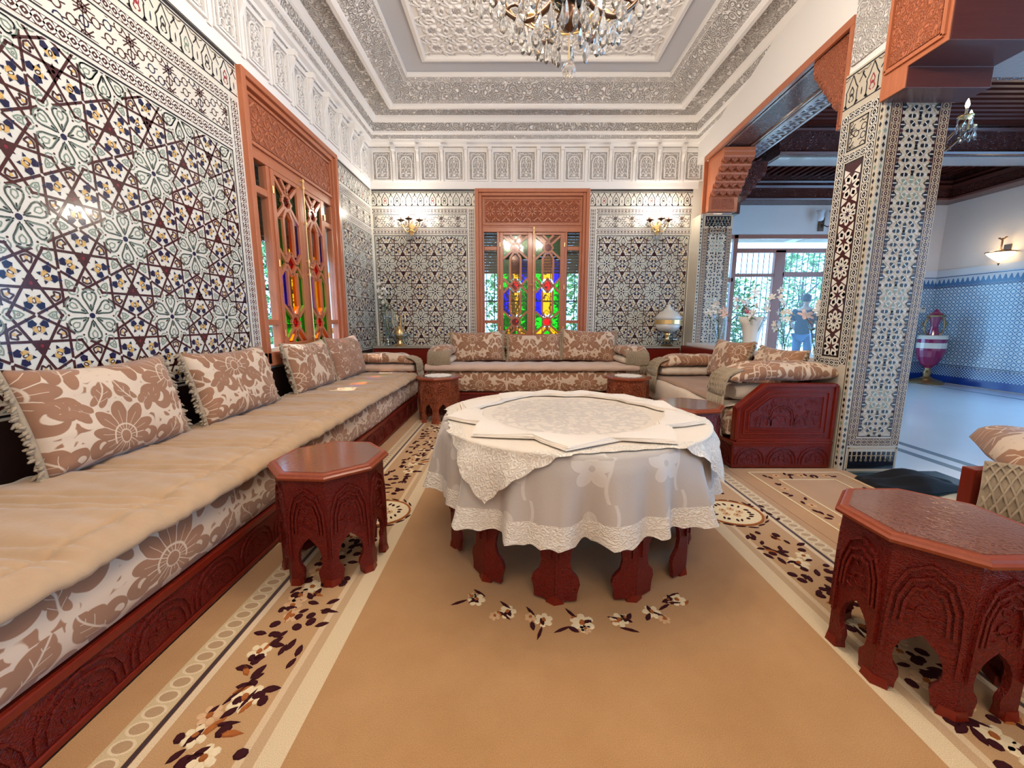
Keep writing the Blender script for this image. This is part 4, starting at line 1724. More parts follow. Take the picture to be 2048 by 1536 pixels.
for (x0, x1, y1) in ((1.815, 2.51, 2.935), (1.96, 2.37, 2.79)):
    for a, c in (((x0, y1), (x1, y1)), ((x0, y1), (x0, 0)), ((x1, y1), (x1 + .03, 0))):
        q.prism(seg(*a, *c, .012), lambda x, y: (x, y, -.001), lambda x, y: (x, y, .0025))
q.build('cream_line', F_CREAM, runner)

PET = {}


def relief(kind):
    if kind in PET:
        return PET[kind]
    q = MB()

    def dome(poly, m, z1=.004):
        n = len(poly)
        cx, cyy = sum(p[0] for p in poly) / n, sum(p[1] for p in poly) / n
        k = [(cx + (x - cx) * .8, cyy + (y - cyy) * .8) for x, y in poly]
        for i in range(n):
            j = (i + 1) % n
            q.face([(*poly[i], .0), (*poly[j], .0), (*k[j], z1), (*k[i], z1)], m)
        q.face([(*p, z1) for p in k], m)
    if kind == 'leaf':
        dome([(0, 0), (.012, .009), (.028, .011), (.043, .006), (.052, 0), (.043, -.006), (.028, -.011), (.012, -.009)], 0)
    elif kind == 'round_leaf':
        dome([(0, 0), (.006, .012), (.020, .016), (.034, .010), (.038, 0), (.034, -.010), (.020, -.015), (.006, -.011)], 0)
    elif kind == 'long_leaf':
        dome([(0, 0), (.02, .006), (.05, .007), (.078, 0), (.05, -.006), (.02, -.005)], 0)
    elif kind == 'rust_leaf':
        dome([(0, 0), (.015, .010), (.04, .010), (.065, 0), (.04, -.008), (.015, -.008)], 3)
    else:
        col = {'flower': 1, 'peach_flower': 2}[kind]
        for k in range(6):
            a = k * PI / 3
            dome(rot2([(.008, -.005), (.020, -.014), (.036, -.010), (.040, 0), (.036, .010), (.020, .014), (.008, .005)], a), col, .0035)
        dome(ell(.012, .009, 8), 3, .006)
    me = q.build(kind, [F_DARK, F_CREAM, F_PEACH, F_RUST], fixn=False)
    PET[kind] = me.data
    bpy.data.objects.remove(me)
    return PET[kind]


def sow(kind, x, y, a, s, parent=None, z=0.0):
    o = bpy.data.objects.new(kind, relief(kind))
    COL.objects.link(o)
    o.parent = parent or carpet
    o.matrix_basis = T(x, y, z) @ R(a) @ Matrix.Diagonal((s, s, 1, 1))


rd = random.Random(11)
nl = 0
for side in (-1, 1):
    y = .78
    while y < 4.6:
        if abs(y - 2.28) < .24:
            y += .05
            continue
        xc = CX + side * 1.12
        if rd.random() < .55:
            sow(rd.choice(['flower', 'flower', 'peach_flower']), xc + rd.uniform(-.06, .06), y, rd.random() * 6, rd.uniform(.9, 1.3))
        for k in range(5):
            sow(rd.choice(['leaf', 'leaf', 'round_leaf', 'round_leaf', 'long_leaf', 'rust_leaf'] if rd.random() < .4 else ['leaf', 'round_leaf']), xc + rd.uniform(-.105, .105), y + rd.uniform(-.03, .03), rd.gauss(side * .7 + PI / 2, .8), rd.uniform(.8, 1.2), z=.0003)
        y += .058 if y < 2.6 else .085
    # oval medallion
    mx, my = CX + side * 1.063, 2.28
    q = MB()
    q.prism(ell(.165, .150, 28, mx, my), lambda x, y: (x, y, 0), lambda x, y: (x, y, .003), 0)
    for r0 in (.165, .150):
        pass
    rim = [(mx + .170 * math.cos(a), my + .156 * math.sin(a)) for a in np.linspace(0, 2 * PI, 37)]
    for p in pline(rim, .012):
        q.prism(p, lambda x, y: (x, y, 0), lambda x, y: (x, y, .005), 1)
    q.build('medallion', [F_CREAM, F_RUST], carpet)
    for k in range(18):
        a = k * 2 * PI / 18
        sow('leaf' if k % 3 else 'round_leaf', mx + .095 * math.cos(a), my + .088 * math.sin(a), a + rd.uniform(-.7, .7), .62, z=.003)
    for k in range(5):
        sow('peach_flower', mx + .05 * math.cos(k * 1.26), my + .04 * math.sin(k * 1.26), k, .55, z=.003)
    for sy in (1, -1):
        for k in range(7):
            a = PI / 2 * sy + (k - 3) * .36
            sow('long_leaf', mx + .185 * math.cos(a), my + .175 * math.sin(a), a + PI / 2 + rd.uniform(-.3, .3), .8)
    for k in range(6):
        sow('leaf', mx + side * .22 + rd.uniform(-.05, .05), my + rd.uniform(-.12, .12), rd.random() * 6, .8)
# spray under the front of the table
for k in range(-3, 4):
    a = -PI / 2 + k * .20
    r = .74
    x, y = .31 + r * math.cos(a) - .04, 2.12 + r * math.sin(a)
    sow('flower', x, y, a, 1.25 if k == 0 else .95)
    for j in range(4):
        sow('leaf' if j % 2 else 'long_leaf', x + rd.uniform(-.05, .05), y + rd.uniform(-.05, .02), rd.random() * 6, .95, z=.0002)
    for j in range(2):
        sow('peach_flower' if j else 'rust_leaf', x + rd.uniform(-.06, .06), y + rd.uniform(-.04, .03), rd.random() * 6, .6)
for (x0, y0, x1, y1, n) in ((1.89, 2.86, 2.45, 2.86, 9), (1.89, 2.75, 1.89, .9, 22), (2.45, 2.7, 2.47, 1.9, 7)):
    for k in range(n):
        t = (k + .5) / n
        x, y = x0 + (x1 - x0) * t, y0 + (y1 - y0) * t
        if k % 3 == 1:
            sow('peach_flower', x, y, k, .8, runner)
        else:
            sow('leaf', x + rd.uniform(-.03, .03), y + rd.uniform(-.02, .02), rd.random() * 6, .9, runner)
            sow('leaf', x + rd.uniform(-.03, .03), y + rd.uniform(-.02, .02), rd.random() * 6, .9, runner)

# ------------------------------------------------------------------ sofas
def arch_relief(b, M, x0, x1, z0, z1, n, y, m=0):
    """Row of pointed arches carved on a plinth: u along, z up."""
    w = (x1 - x0) / n
    for k in range(n):
        c = x0 + (k + .5) * w
        for s in (.46, .36):
            pts = [(c - w * s, z0 + .012)] + [(c + w * s * math.cos(a), z0 + .02 + (z1 - z0 - .03) * (s / .46) * math.sin(a) ** .8) for a in (2.9, 2.5, 2.1, PI / 2, 1.04, .64, .24)] + [(c + w * s, z0 + .012)]
            for q in pline(pts, .009):
                b.prism(q, lambda u, z: (u, y, z), lambda u, z: (u, y - .006, z), m)
        for cx, cz, r in ((c, z0 + .07, .022), (c - w * .15, z0 + .045, .018), (c + w * .15, z0 + .045, .018)):
            for q in pline(arc(cx, cz, r, 0, 5.0, 7), .006):
                b.prism(q, lambda u, z: (u, y, z), lambda u, z: (u, y - .004, z), m)


def plinth(t, M, L, D, h):
    """M: u along the front, v into the sofa, z up; the front at v = 0."""
    b = MB(M)
    b.box(0, L, .012, D, 0, h)
    b.box(0, L, 0, .012, 0, .022)
    b.box(0, L, 0, .012, h - .03, h)
    b.build('plinth', W_RED, t, bevel=.004)
    b = MB(M)
    b.box(0.004, L - .004, .0085, .0118, .023, h - .031)
    arch_relief(b, M, 0.01, L - .01, .022, h - .03, max(1, round(L / .27)), .0085)
    b.build('carved_frieze', W_REDC, t)


def mattress(t, M, L, D, z0, z1, mat, uo=0.0, name='mattress'):
    b = MB(M)
    n = max(8, int(L / .07))
    P = [(.10, z0, .0), (.0, z0 + .012, .10), (-.018, z0 + .05, .14), (-.022, (z0 + z1) / 2, .24), (-.014, z1 - .05, .33), (.01, z1 - .012, .37), (.05, z1, .41), (D * .5, z1 + .006, .41 + D * .5), (D, z1, D + .4)]
    k = len(P) - 1

    def fn(a, c):
        v, z, _ = P[round(c * k)]
        e = min(a, 1 - a) * L
        zz = z - (.03 * (1 - min(1, e / .05)) if z > z1 - .03 else -0.02 * (1 - min(1, e / .05)) if z < z0 + .02 else 0)
        return (a * L, v + .004 * math.sin(a * L * 5.1 + v * 9), zz + .004 * math.sin(a * L * 3.7))
    b.grid(fn, n, k, lambda a, c: (a * L + uo, P[round(c * k)][2] + .05))
    for a in (0, 1):
        pts = [(a * L, v, z - (.03 if z > z1 - .03 else -.02 if z < z0 + .02 else 0)) for v, z, _ in P]
        pts += [(a * L, D, z0)]
        b.face(pts, 0, [(p[1], p[2] + .05) for p in pts])
    return b.build(name, mat, t, smooth=True)


def cushion(name, label, W, H, TH, M, mat, group, fringe_ends=(True, True), uo=(0, 0), seed=0, wr=1.0):
    """Pillow: local x width, y thickness, z height (bottom at 0)."""
    o = M @ Vector((0, 0, 0))
    t = thing(name, label, 'cushion', tuple(o), 0.0, group)
    Mi = Matrix.Translation(-o) @ M
    rd = random.Random(seed)
    ph = [rd.uniform(0, 6) for _ in range(6)]
    b = MB(Mi)

    def shape(side):
        def fn(a, c):
            u, v = a * 2 - 1, c * 2 - 1
            x = W / 2 * u * (1 - .035 * (1 - v * v))
            z = H / 2 + H / 2 * v * (1 - (.12 if v > 0 else .03) * (1 - u * u))
            k = max(0.0, (1 - u ** 4) * (1 - v ** 4)) ** .5
            y = side * TH / 2 * (k * (1 + .10 * math.sin(2.3 * u + ph[0]) * math.cos(2 * v + ph[1])))
            edge = sm(.55, .98, abs(u))
            y += side * .010 * wr * edge * k * math.sin(v * 24 + ph[2] + 2 * u)
            y += side * .006 * wr * k * math.sin(7 * u + 5 * v + ph[3])
            return (x, y, z)
        return fn
    uvf = lambda a, c: (a * W * 1.04 + uo[0], c * H * 1.04 + uo[1])
    b.grid(shape(-1), 30, 22, uvf)
    b.grid(shape(1), 30, 22, uvf)
    body = b.build('cover', mat, t, smooth=True, weld=True)
    for s, on in ((-1, fringe_ends[0]), (1, fringe_ends[1])):
        if not on:
            continue
        q = MB(Mi)
        n = 26
        pts = []
        for i in range(n + 1):
            v = i / n * 2 - 1
            x = s * W / 2 * (1 - .035 * (1 - v * v))
            z = H / 2 + H / 2 * v * .99
            pts.append((x + s * .004, 0, z))
        q.tube(pts, .013, 6)
        for i in range(n * 2):
            v = (i + .5) / (n * 2) * 2 - 1
            x = s * W / 2 * (1 - .035 * (1 - v * v))
            z = H / 2 + H / 2 * v * .97
            dx = s * rd.uniform(.022, .040)
            dz = rd.uniform(-.022, .004)
            yy = rd.uniform(-.014, .014)
            q.tube([(x, yy * .3, z), (x + dx * .6, yy, z + dz * .4), (x + dx, yy * 1.3, z + dz)], [.006, .009, .004], 5)
        q.build('fringe', FRINGE, t, smooth=True)
    return t


# left sofa along the window wall
t = thing('banquette_sofa', 'long left sofa with damask mattress along the window wall', 'sofa', (-1.65, 2.2, 0.0008))
Ml = T(1.65, -2.2, -.0008 + .0008) @ basis((0, 1, 0), (-1, 0, 0), (0, 0, 1), (-1.228, -1.0, 0))
LS = 6.12
plinth(t, Ml, LS, .83, .205)
mattress(t, Ml @ T(0, .01, 0), LS, .80, .207, .470, DAMASK, .13)

# quilt over the left sofa: transverse double seams, a hemmed front border
b = MB()


def quilt_z(x, y):
    s = y - .35
    k = (s / .335) % 1.0
    d = min(k, 1 - k) * .335
    z = .020 * (1 - math.exp(-(d / .022) ** 2)) - .012 * math.exp(-((d - .05) / .014) ** 2)
    f = abs(x + 1.30)
    z -= .012 * math.exp(-(f / .014) ** 2)
    z += .004 * math.sin(31 * y + 3 * math.sin(9 * x)) * math.sin(17 * x + 2) + .003 * math.sin(67 * y + 20 * x)
    if x > -1.28:
        z = z * (1 - .6 * sm(-1.26, -1.20, x)) + .003 * math.sin(41 * y + 25 * x) * sm(-1.28, -1.22, x)
    return z


XQ = [-1.985, -1.94, -1.88, -1.82, -1.76, -1.70, -1.64, -1.58, -1.52, -1.46, -1.40, -1.36, -1.33, -1.315, -1.30, -1.285, -1.27, -1.25, -1.23, -1.21, -1.195, -1.183, -1.178, -1.180, -1.19]
ZQ = [0] * 19 + [-.003, -.010, -.020, -.032, -.040, -.044]


def qf(a, c):
    i = round(c * (len(XQ) - 1))
    y = .2 + a * 4.86
    wob = .004 * math.sin(5 * y) + .003 * math.sin(13 * y + 1)
    x = XQ[i] + (wob if i > 16 else 0)
    return (x, y, .492 + quilt_z(XQ[i], y) + ZQ[i] + (.003 * math.sin(2.1 * y + 1) * sm(-1.7, -1.2, XQ[i])))


b.grid(qf, 520, len(XQ) - 1)
quilt = tag(b.build('quilt', QUILT, smooth=True, solid=.012), 'fawn quilted cover spread over the long left sofa', 'quilt')

lean = math.radians(14)


def left_cushion(y, W, label, seed, H=.47, uo=(0, 0), x=-1.885, ln=lean, mat=None, rz=0.0):
    M = T(x, y, .506) @ R(PI / 2 + rz) @ R(-ln, 'X')
    # local x -> +Y, local y (thickness) -> -X, leaning back to the wall
    return cushion('cushion', label, W, H, .20, M, mat or DAMASK, 'damask cushions', uo=uo, seed=seed)


left_cushion(1.90, .72, 'nearest damask cushion on the left sofa, cut by the photo edge', 1, uo=(.05, .16))
left_cushion(2.78, .76, 'second damask cushion on the left sofa, before the window frame', 2, uo=(.40, .16))
left_cushion(3.83, .74, 'third damask cushion on the left sofa, under the stained glass window', 3, uo=(.0, .40))
left_cushion(4.62, .80, 'fourth paler damask cushion at the far end of the left sofa', 4, uo=(.22, .1), H=.49, x=-1.86, mat=DAMASK_S)

# back sofa under the back window
t = thing('banquette_sofa', 'back sofa with damask front under the back window', 'sofa', (.27, 5.6, .0008))
Mb = T(-.27, -5.6, 0) @ basis((1, 0, 0), (0, 1, 0), (0, 0, 1), (-1.16, 5.255, 0))
plinth(t, Mb, 2.86, .72, .205)
mattress(t, Mb @ T(0, .008, 0), 2.86, .70, .207, .488, DAMASK, .31)
b = MB()


def bf(a, c):
    P = [(5.985, .540), (5.9, .552), (5.7, .560), (5.5, .566), (5.36, .568), (5.28, .566), (5.245, .556), (5.228, .540), (5.226, .520), (5.238, .503), (5.262, .494)]
    i = round(c * (len(P) - 1))
    x = -1.15 + a * 2.83
    y, z = P[i]
    bulge = .010 * abs(math.sin(x * PI / .33)) if i > 1 else 0
    return (x, y - bulge * (1 if i > 5 else 0), z + bulge * (1 if i < 7 else .3) + .004 * math.sin(25 * x + i))


b.grid(bf, 150, 10)
tag(b.build('quilt', QUILT_P, smooth=True, solid=.01), 'pale rolled-edge quilt on the back sofa', 'quilt')
for x, W, H, zt, lb, sd in ((-.50, .76, .44, 0, 'left of the three damask cushions on the back sofa', 5), (.33, .78, .40, 0, 'middle, lower damask cushion on the back sofa', 6), (1.11, .78, .46, 0, 'right, tallest damask cushion on the back sofa', 7)):
    M = T(x, 5.80, .575) @ R(math.radians(-12), 'X') @ (R(math.radians(2.5 if sd == 7 else -1.5), 'Y'))
    cushion('cushion', lb, W, H, .17, M, DAMASK, 'damask cushions', uo=(.35 * (sd % 2) + .02, .20), seed=sd)

# right sofa with its carved end
t = thing('banquette_sofa', 'right sofa with carved red wooden end panel before the tiled column', 'sofa', (2.15, 4.0, .0008))
O = T(-2.15, -4.0, 0)
Mr = O @ basis((0, -1, 0), (1, 0, 0), (0, 0, 1), (1.738, 5.05, 0))
plinth(t, Mr, 2.00, .77, .205)
b = MB(O)
b.box(1.738, 2.515, 3.030, 3.049, 0, .205)
b.build('end_plinth', W_RED, t, bevel=.004)
b = MB(O @ basis((1, 0, 0), (0, 1, 0), (0, 0, 1), (0, 3.030, 0)))
b.box(1.745, 2.508, -.002, -.0003, .02, .175)
arch_relief(b, None, 1.75, 2.505, .018, .18, 3, -.002)
b.build('end_carved_frieze', W_REDC, t)
b = MB(O)
b.box(1.732, 2.519, 3.026, 3.11, .195, .212)
b.build('plinth_cap', W_RED, t, bevel=.004)
P = [(1.745, .2125), (2.515, .2125), (2.515, .672), (1.957, .672), (1.745, .484)]
b = MB(O)
b.prism(P, lambda x, z: (x, 3.040, z), lambda x, z: (x, 3.10, z))
b.build('end_panel', W_RED, t, bevel=.006)
b = MB(O)


def inset(d):
    return [(1.745 + d, .2125 + d), (2.515 - d, .2125 + d), (2.515 - d, .672 - d), (1.957 + d * .42, .672 - d), (1.745 + d, .484 - d * .42)]


for d, w, yy in ((.012, .024, 3.028), (.065, .012, 3.032), (.10, .010, 3.034)):
    Q = inset(d)
    for q in pline(Q + [Q[0]], w):
        b.prism(q, lambda x, z: (x, 3.0405, z), lambda x, z: (x, yy, z))
b.build('end_moulding', W_RED, t, bevel=.002)
b = MB(O)
b.prism(inset(.112), lambda x, z: (x, 3.0400, z), lambda x, z: (x, 3.0375, z))
for cx, r, h in ((2.10, .10, .13), (1.965, .055, .06), (2.25, .055, .06)):
    for k in (1.0, .8):
        pts = [(cx - r * k, .34)] + [(cx + r * k * math.cos(a), .34 + h * .55 + r * k * math.sin(a)) for a in (PI, 2.5, 2.0, PI / 2, 1.1, .6, 0)] + [(cx + r * k, .34)]
        for q in pline(pts, .009):
            b.prism(q, lambda x, z: (x, 3.0376, z), lambda x, z: (x, 3.0335, z))
rd = random.Random(3)
for k in range(60):
    cx, cz = rd.uniform(1.89, 2.38), rd.uniform(.345, .545)
    if cz < .50 or cx > 2.02:
        for q in pline(arc(cx, cz, rd.uniform(.010, .018), rd.uniform(0, 3), rd.uniform(4, 7), 7), .005):
            b.prism(q, lambda x, z: (x, 3.0376, z), lambda x, z: (x, 3.0350, z))
b.build('end_carving', W_REDC, t)
mattress(t, Mr @ T(.02, .0, 0), 1.90, .76, .214, .455, DAMASK, .0)
b = MB(O)
b.box(2.519, 2.60, 3.40, 5.98, .0, .790)
b.build('backboard', W_RED, t)

# covers of the right sofa: cream sheet down the front, brown velour on top
b = MB()


def cf(a, c):
    P = [(2.45, .475), (2.0, .482), (1.80, .480), (1.725, .470), (1.700, .44), (1.694, .38), (1.692, .31), (1.70, .245), (1.712, .222)]
    i = round(c * 8)
    y = 3.16 + a * 1.80
    x, z = P[i]
    return (x - (.006 * math.sin(9 * y + i) if i > 2 else 0), y, z + .004 * math.sin(11 * y + 5 * x))


b.grid(cf, 60, 8)
tag(b.build('sheet', CREAM, smooth=True, solid=.006), 'cream sheet hanging down the front of the right sofa', 'sheet')
b = MB()


def vf(a, c):
    y = 3.35 + a * 1.50
    x0 = 1.70 + .05 * (1 - a) * 0 + .03 * math.sin(a * 3)
    x = x0 + (2.44 - x0) * (1 - c)
    z = .500 + .004 * math.sin(8 * y + 6 * x)
    if c > .93:
        z -= (c - .93) * .35
    return (x, y, z)


b.grid(vf, 60, 24)
tag(b.build('quilt', QUILT_B, smooth=True, solid=.014), 'brown velour cover on top of the right sofa', 'quilt')


def arm_cushion(label, M, L, W, TH, drop, mat=DAMASK, uo=(0, 0), seed=0, strings=34, tail_w=.30, nets=10, x_in=.10):
    """Flattened arm cushion: local x from the fringed end (0) inwards, y across, z up. Its fringed band hangs over the end."""
    o = M @ Vector((0, 0, 0))
    t = thing('arm_cushion', label, 'cushion', tuple(o), 0.0, 'fringed arm cushions')
    Mi = Matrix.Translation(-o) @ M
    rd = random.Random(seed)
    ph = rd.uniform(0, 6)
    b = MB(Mi)

    def shape(top):
        def fn(a, c):
            u, v = a, c * 2 - 1
            k = max(0, (1 - abs(2 * u - 1) ** 5) * (1 - abs(v) ** 3.2)) ** .5
            x = L * u
            wd = W * (.86 + .14 * sm(0, .35, u) * sm(0, .1, 1 - u))
            y = wd / 2 * v
            zc = TH * .42 - .05 * sm(.35, 0, u) if False else TH * .42 - .045 * (1 - sm(0, .28, u))
            z = zc + (TH * .58 * k if top else -TH * .40 * k) + .006 * math.sin(9 * u * L * 2 + 4 * v + ph) * k
            return (x, y, max(z, .0))
        return fn
    uvf = lambda a, c: (a * L + uo[0], c * W + uo[1])
    b.grid(shape(True), 30, 16, uvf)
    b.grid(shape(False), 30, 16, uvf)
    b.build('cover', mat, t, smooth=True, weld=True)
    # macrame band: drapes over the end and hangs, with raised cords
    bw = tail_w
    path = [(x_in, TH * .62), (x_in * .4, TH * .50), (-.010, TH * .30), (-.034, .0), (-.042, -.06), (-.044, -.115)]

    def along(s):
        s = max(0, min(.9999, s)) * (len(path) - 1)
        i = int(s)
        f = s - i
        return (path[i][0] + (path[i + 1][0] - path[i][0]) * f, path[i][1] + (path[i + 1][1] - path[i][1]) * f)
    q = MB(Mi)

    def band(a, c):
        x, z = along(c)
        return (x - .004 * math.sin(a * 5), (a - .5) * bw * (1.0 + .05 * c), z + .003 * math.sin(a * 9))
    q.grid(band, 16, 15)
    q.build('macrame_band', FRINGE, t, smooth=True, solid=.008)
    q = MB(Mi)
    n = nets
    for i in range(-5, n + 5):                     # diamond netting of cords
        for s in (1, -1):
            pts = []
            for k in range(11):
                f = k / 10
                a = (i + s * f * 3.2) / n
                if 0 <= a <= 1:
                    x, z = along(f)
                    pts.append((x - .0075, (a - .5) * bw * (1 + .05 * f), z + .003))
            if len(pts) > 1:
                q.tube(pts, .0048, 4)
    stuff(q.build('macrame_cords', FRINGE, t, smooth=True))
    q = MB(Mi)
    x0, z0 = along(1)
    for i in range(strings):
        y = ((i + .5) / strings - .5) * bw * 1.04
        ln = drop * rd.uniform(.9, 1.04)
        dy = rd.uniform(-.008, .008)
        q.tube([(x0 - .002, y, z0 + .01), (x0 - .010 + rd.uniform(-.006, .006), y + dy * .4, z0 - ln * .45), (x0 - .008 + rd.uniform(-.008, .008), y + dy, z0 - ln)], [.0052, .0042, .0048], 4)
    stuff(q.build('fringe', FRINGE, t, smooth=True))
    return t


def roll(label, M, L, W, TH, mat, name='folded_quilt'):
    b = MB(M)

    def fn(a, c):
        q = c * 2 * PI
        e = (1 - abs(2 * a - 1) ** 8) ** .5 if 0 < a < 1 else 0
        e = .75 + .25 * e
        return (a * L, W / 2 * e * (abs(math.cos(q)) ** .6) * (1 if math.cos(q) > 0 else -1), TH / 2 + TH / 2 * e * (abs(math.sin(q)) ** .7) * (1 if math.sin(q) > 0 else -1) + .003 * math.sin(a * 40) * math.sin(q * 2))
    b.grid(fn, 40, 18)
    for a in (0, 1):
        b.face([fn(a, k / 18) for k in range(18)])
    return tag(b.build(name, mat, smooth=True), label, 'quilt')


# corner at the back left
roll('rose folded quilt under the arm cushion at the far end of the left sofa', T(-1.235, 5.10, .512) @ R(PI), .78, .30, .105, QUILT_P)
arm_cushion('fringed arm cushion at the far end of the left sofa', T(-1.22, 5.10, .626) @ R(PI), .80, .34, .125, .12, uo=(.1, .3), seed=1)
roll('cream folded quilt under the left arm cushion of the back sofa', T(-.94, 5.33, .582) @ R(PI / 2), .62, .28, .09, CREAM)
arm_cushion('fringed arm cushion at the left end of the back sofa', T(-.97, 5.31, .678) @ R(PI / 2), .66, .34, .14, .105, uo=(.3, .2), seed=2)
# back right
roll('cream folded quilt under the right arm cushion of the back sofa', T(1.60, 5.33, .582) @ R(PI / 2), .62, .28, .09, CREAM)
arm_cushion('fringed arm cushion at the right end of the back sofa', T(1.66, 5.30, .678) @ R(PI / 2), .66, .38, .14, .13, uo=(.0, .1), seed=3)
# far end of the right sofa
roll('cream bolster under the arm cushion at the far end of the right sofa', T(1.76, 4.76, .516), .68, .26, .105, CREAM)
arm_cushion('fringed arm cushion at the far end of the right sofa', T(1.73, 4.77, .625), .76, .36, .135, .20, uo=(.2, .05), seed=4)
# near end of the right sofa
roll('cream bolster between the carved end panel and the near arm cushion', T(1.80, 3.245, .512), .70, .22, .13, CREAM)
arm_cushion('fringed arm cushion on the carved end panel of the right sofa', T(1.72, 3.24, .676), .86, .34, .15, .20, uo=(.12, .24), seed=5, tail_w=.26)
M = T(2.30, 4.33, .525) @ R(-PI / 2) @ R(math.radians(-16), 'X')
cushion('cushion', 'pale damask cushion leaning at the middle of the right sofa', .66, .44, .20, M, DAMASK, 'damask cushions', uo=(.1, .2), seed=8)
M = T(2.33, 3.63, .535) @ R(-PI / 2 - .10) @ R(math.radians(-18), 'X')
cushion('cushion', 'darker damask cushion with crumpled corner near the glass vases', .72, .40, .18, M, DAMASK, 'damask cushions', uo=(.4, .0), seed=9, wr=1.8)

# ledge along the back wall
b = MB()
b.box(-2.08, 2.52, 6.02, 6.285, 0.001, .745)
t = thing('wall_ledge', 'red wooden ledge with stone top along the back wall', 'ledge', (.2, 6.15, .001))
b.M = T(0, 0, 0)
o = b.build('body', W_RED, t)
o.matrix_basis = T(-.2, -6.15, -.001)
b = MB(T(-.2, -6.15, -.001))
b.box(-2.085, 2.60, 6.0, 6.286, .746, .770)
b.build('stone_top', plain('grey_beige_stone', (.36, .32, .27), .3), t, bevel=.003)
t = thing('wall_ledge', 'white marble topped ledge behind the right sofa', 'ledge', (2.70, 4.6, -.010))
b = MB(T(-2.70, -4.6, .010))
b.box(2.605, 2.86, 3.41, 5.98, -.010, .770)
b.build('body', W_RED, t)
b = MB(T(-2.70, -4.6, .010))
b.box(2.604, 2.92, 3.40, 5.985, .7905, .835)
b.build('marble_top', plain('white_marble', (.74, .72, .72), .2), t, bevel=.003)

# near right sofa: only its corner is in the frame
t = thing('banquette_sofa', 'wooden corner of the sofa at the right edge of the photo', 'sofa', (2.5, 1.2, .0))
O = T(-2.5, -1.2, 0)
b = MB(O)
b.box(2.12, 2.95, .2, 1.83, 0.0005, .205)
b.box(2.14, 2.92, 1.76, 1.82, .205, .47)
b.build('plinth', W_RED, t, bevel=.005)
b = MB(O)
b.box(2.16, 2.90, .2, 1.755, .207, .465)
b.build('mattress', DAMASK, t, bevel=.03)
# arm cushion there, its fringed band towards the camera side
arm_cushion('large fringed arm cushion at the right edge of the photo', T(2.29, 1.46, .435) @ R(0.9), .80, .46, .18, .13, uo=(.05, .18), seed=6, strings=52, tail_w=.62, nets=20, x_in=.02)

# ------------------------------------------------------------------ stools, round table
def arch_panel(b, w, h, ow, oh, th):
    """Panel with a keyhole opening at the foot: u across (centred), z up, v depth."""
    half = [(.36, 0), (.35, .10), (.30, .22), (.33, .30), (.46, .40), (.50, .52), (.47, .66), (.36, .80), (.20, .90), (.07, .96)]
    P = [(-w / 2, 0), (-w / 2, h), (w / 2, h), (w / 2, 0)] + [(x * ow, z * oh) for x, z in half] + [(0, oh)] + [(-x * ow, z * oh) for x, z in half[::-1]]
    b.prism(P, lambda x, z: (x, 0, z), lambda x, z: (x, th, z))


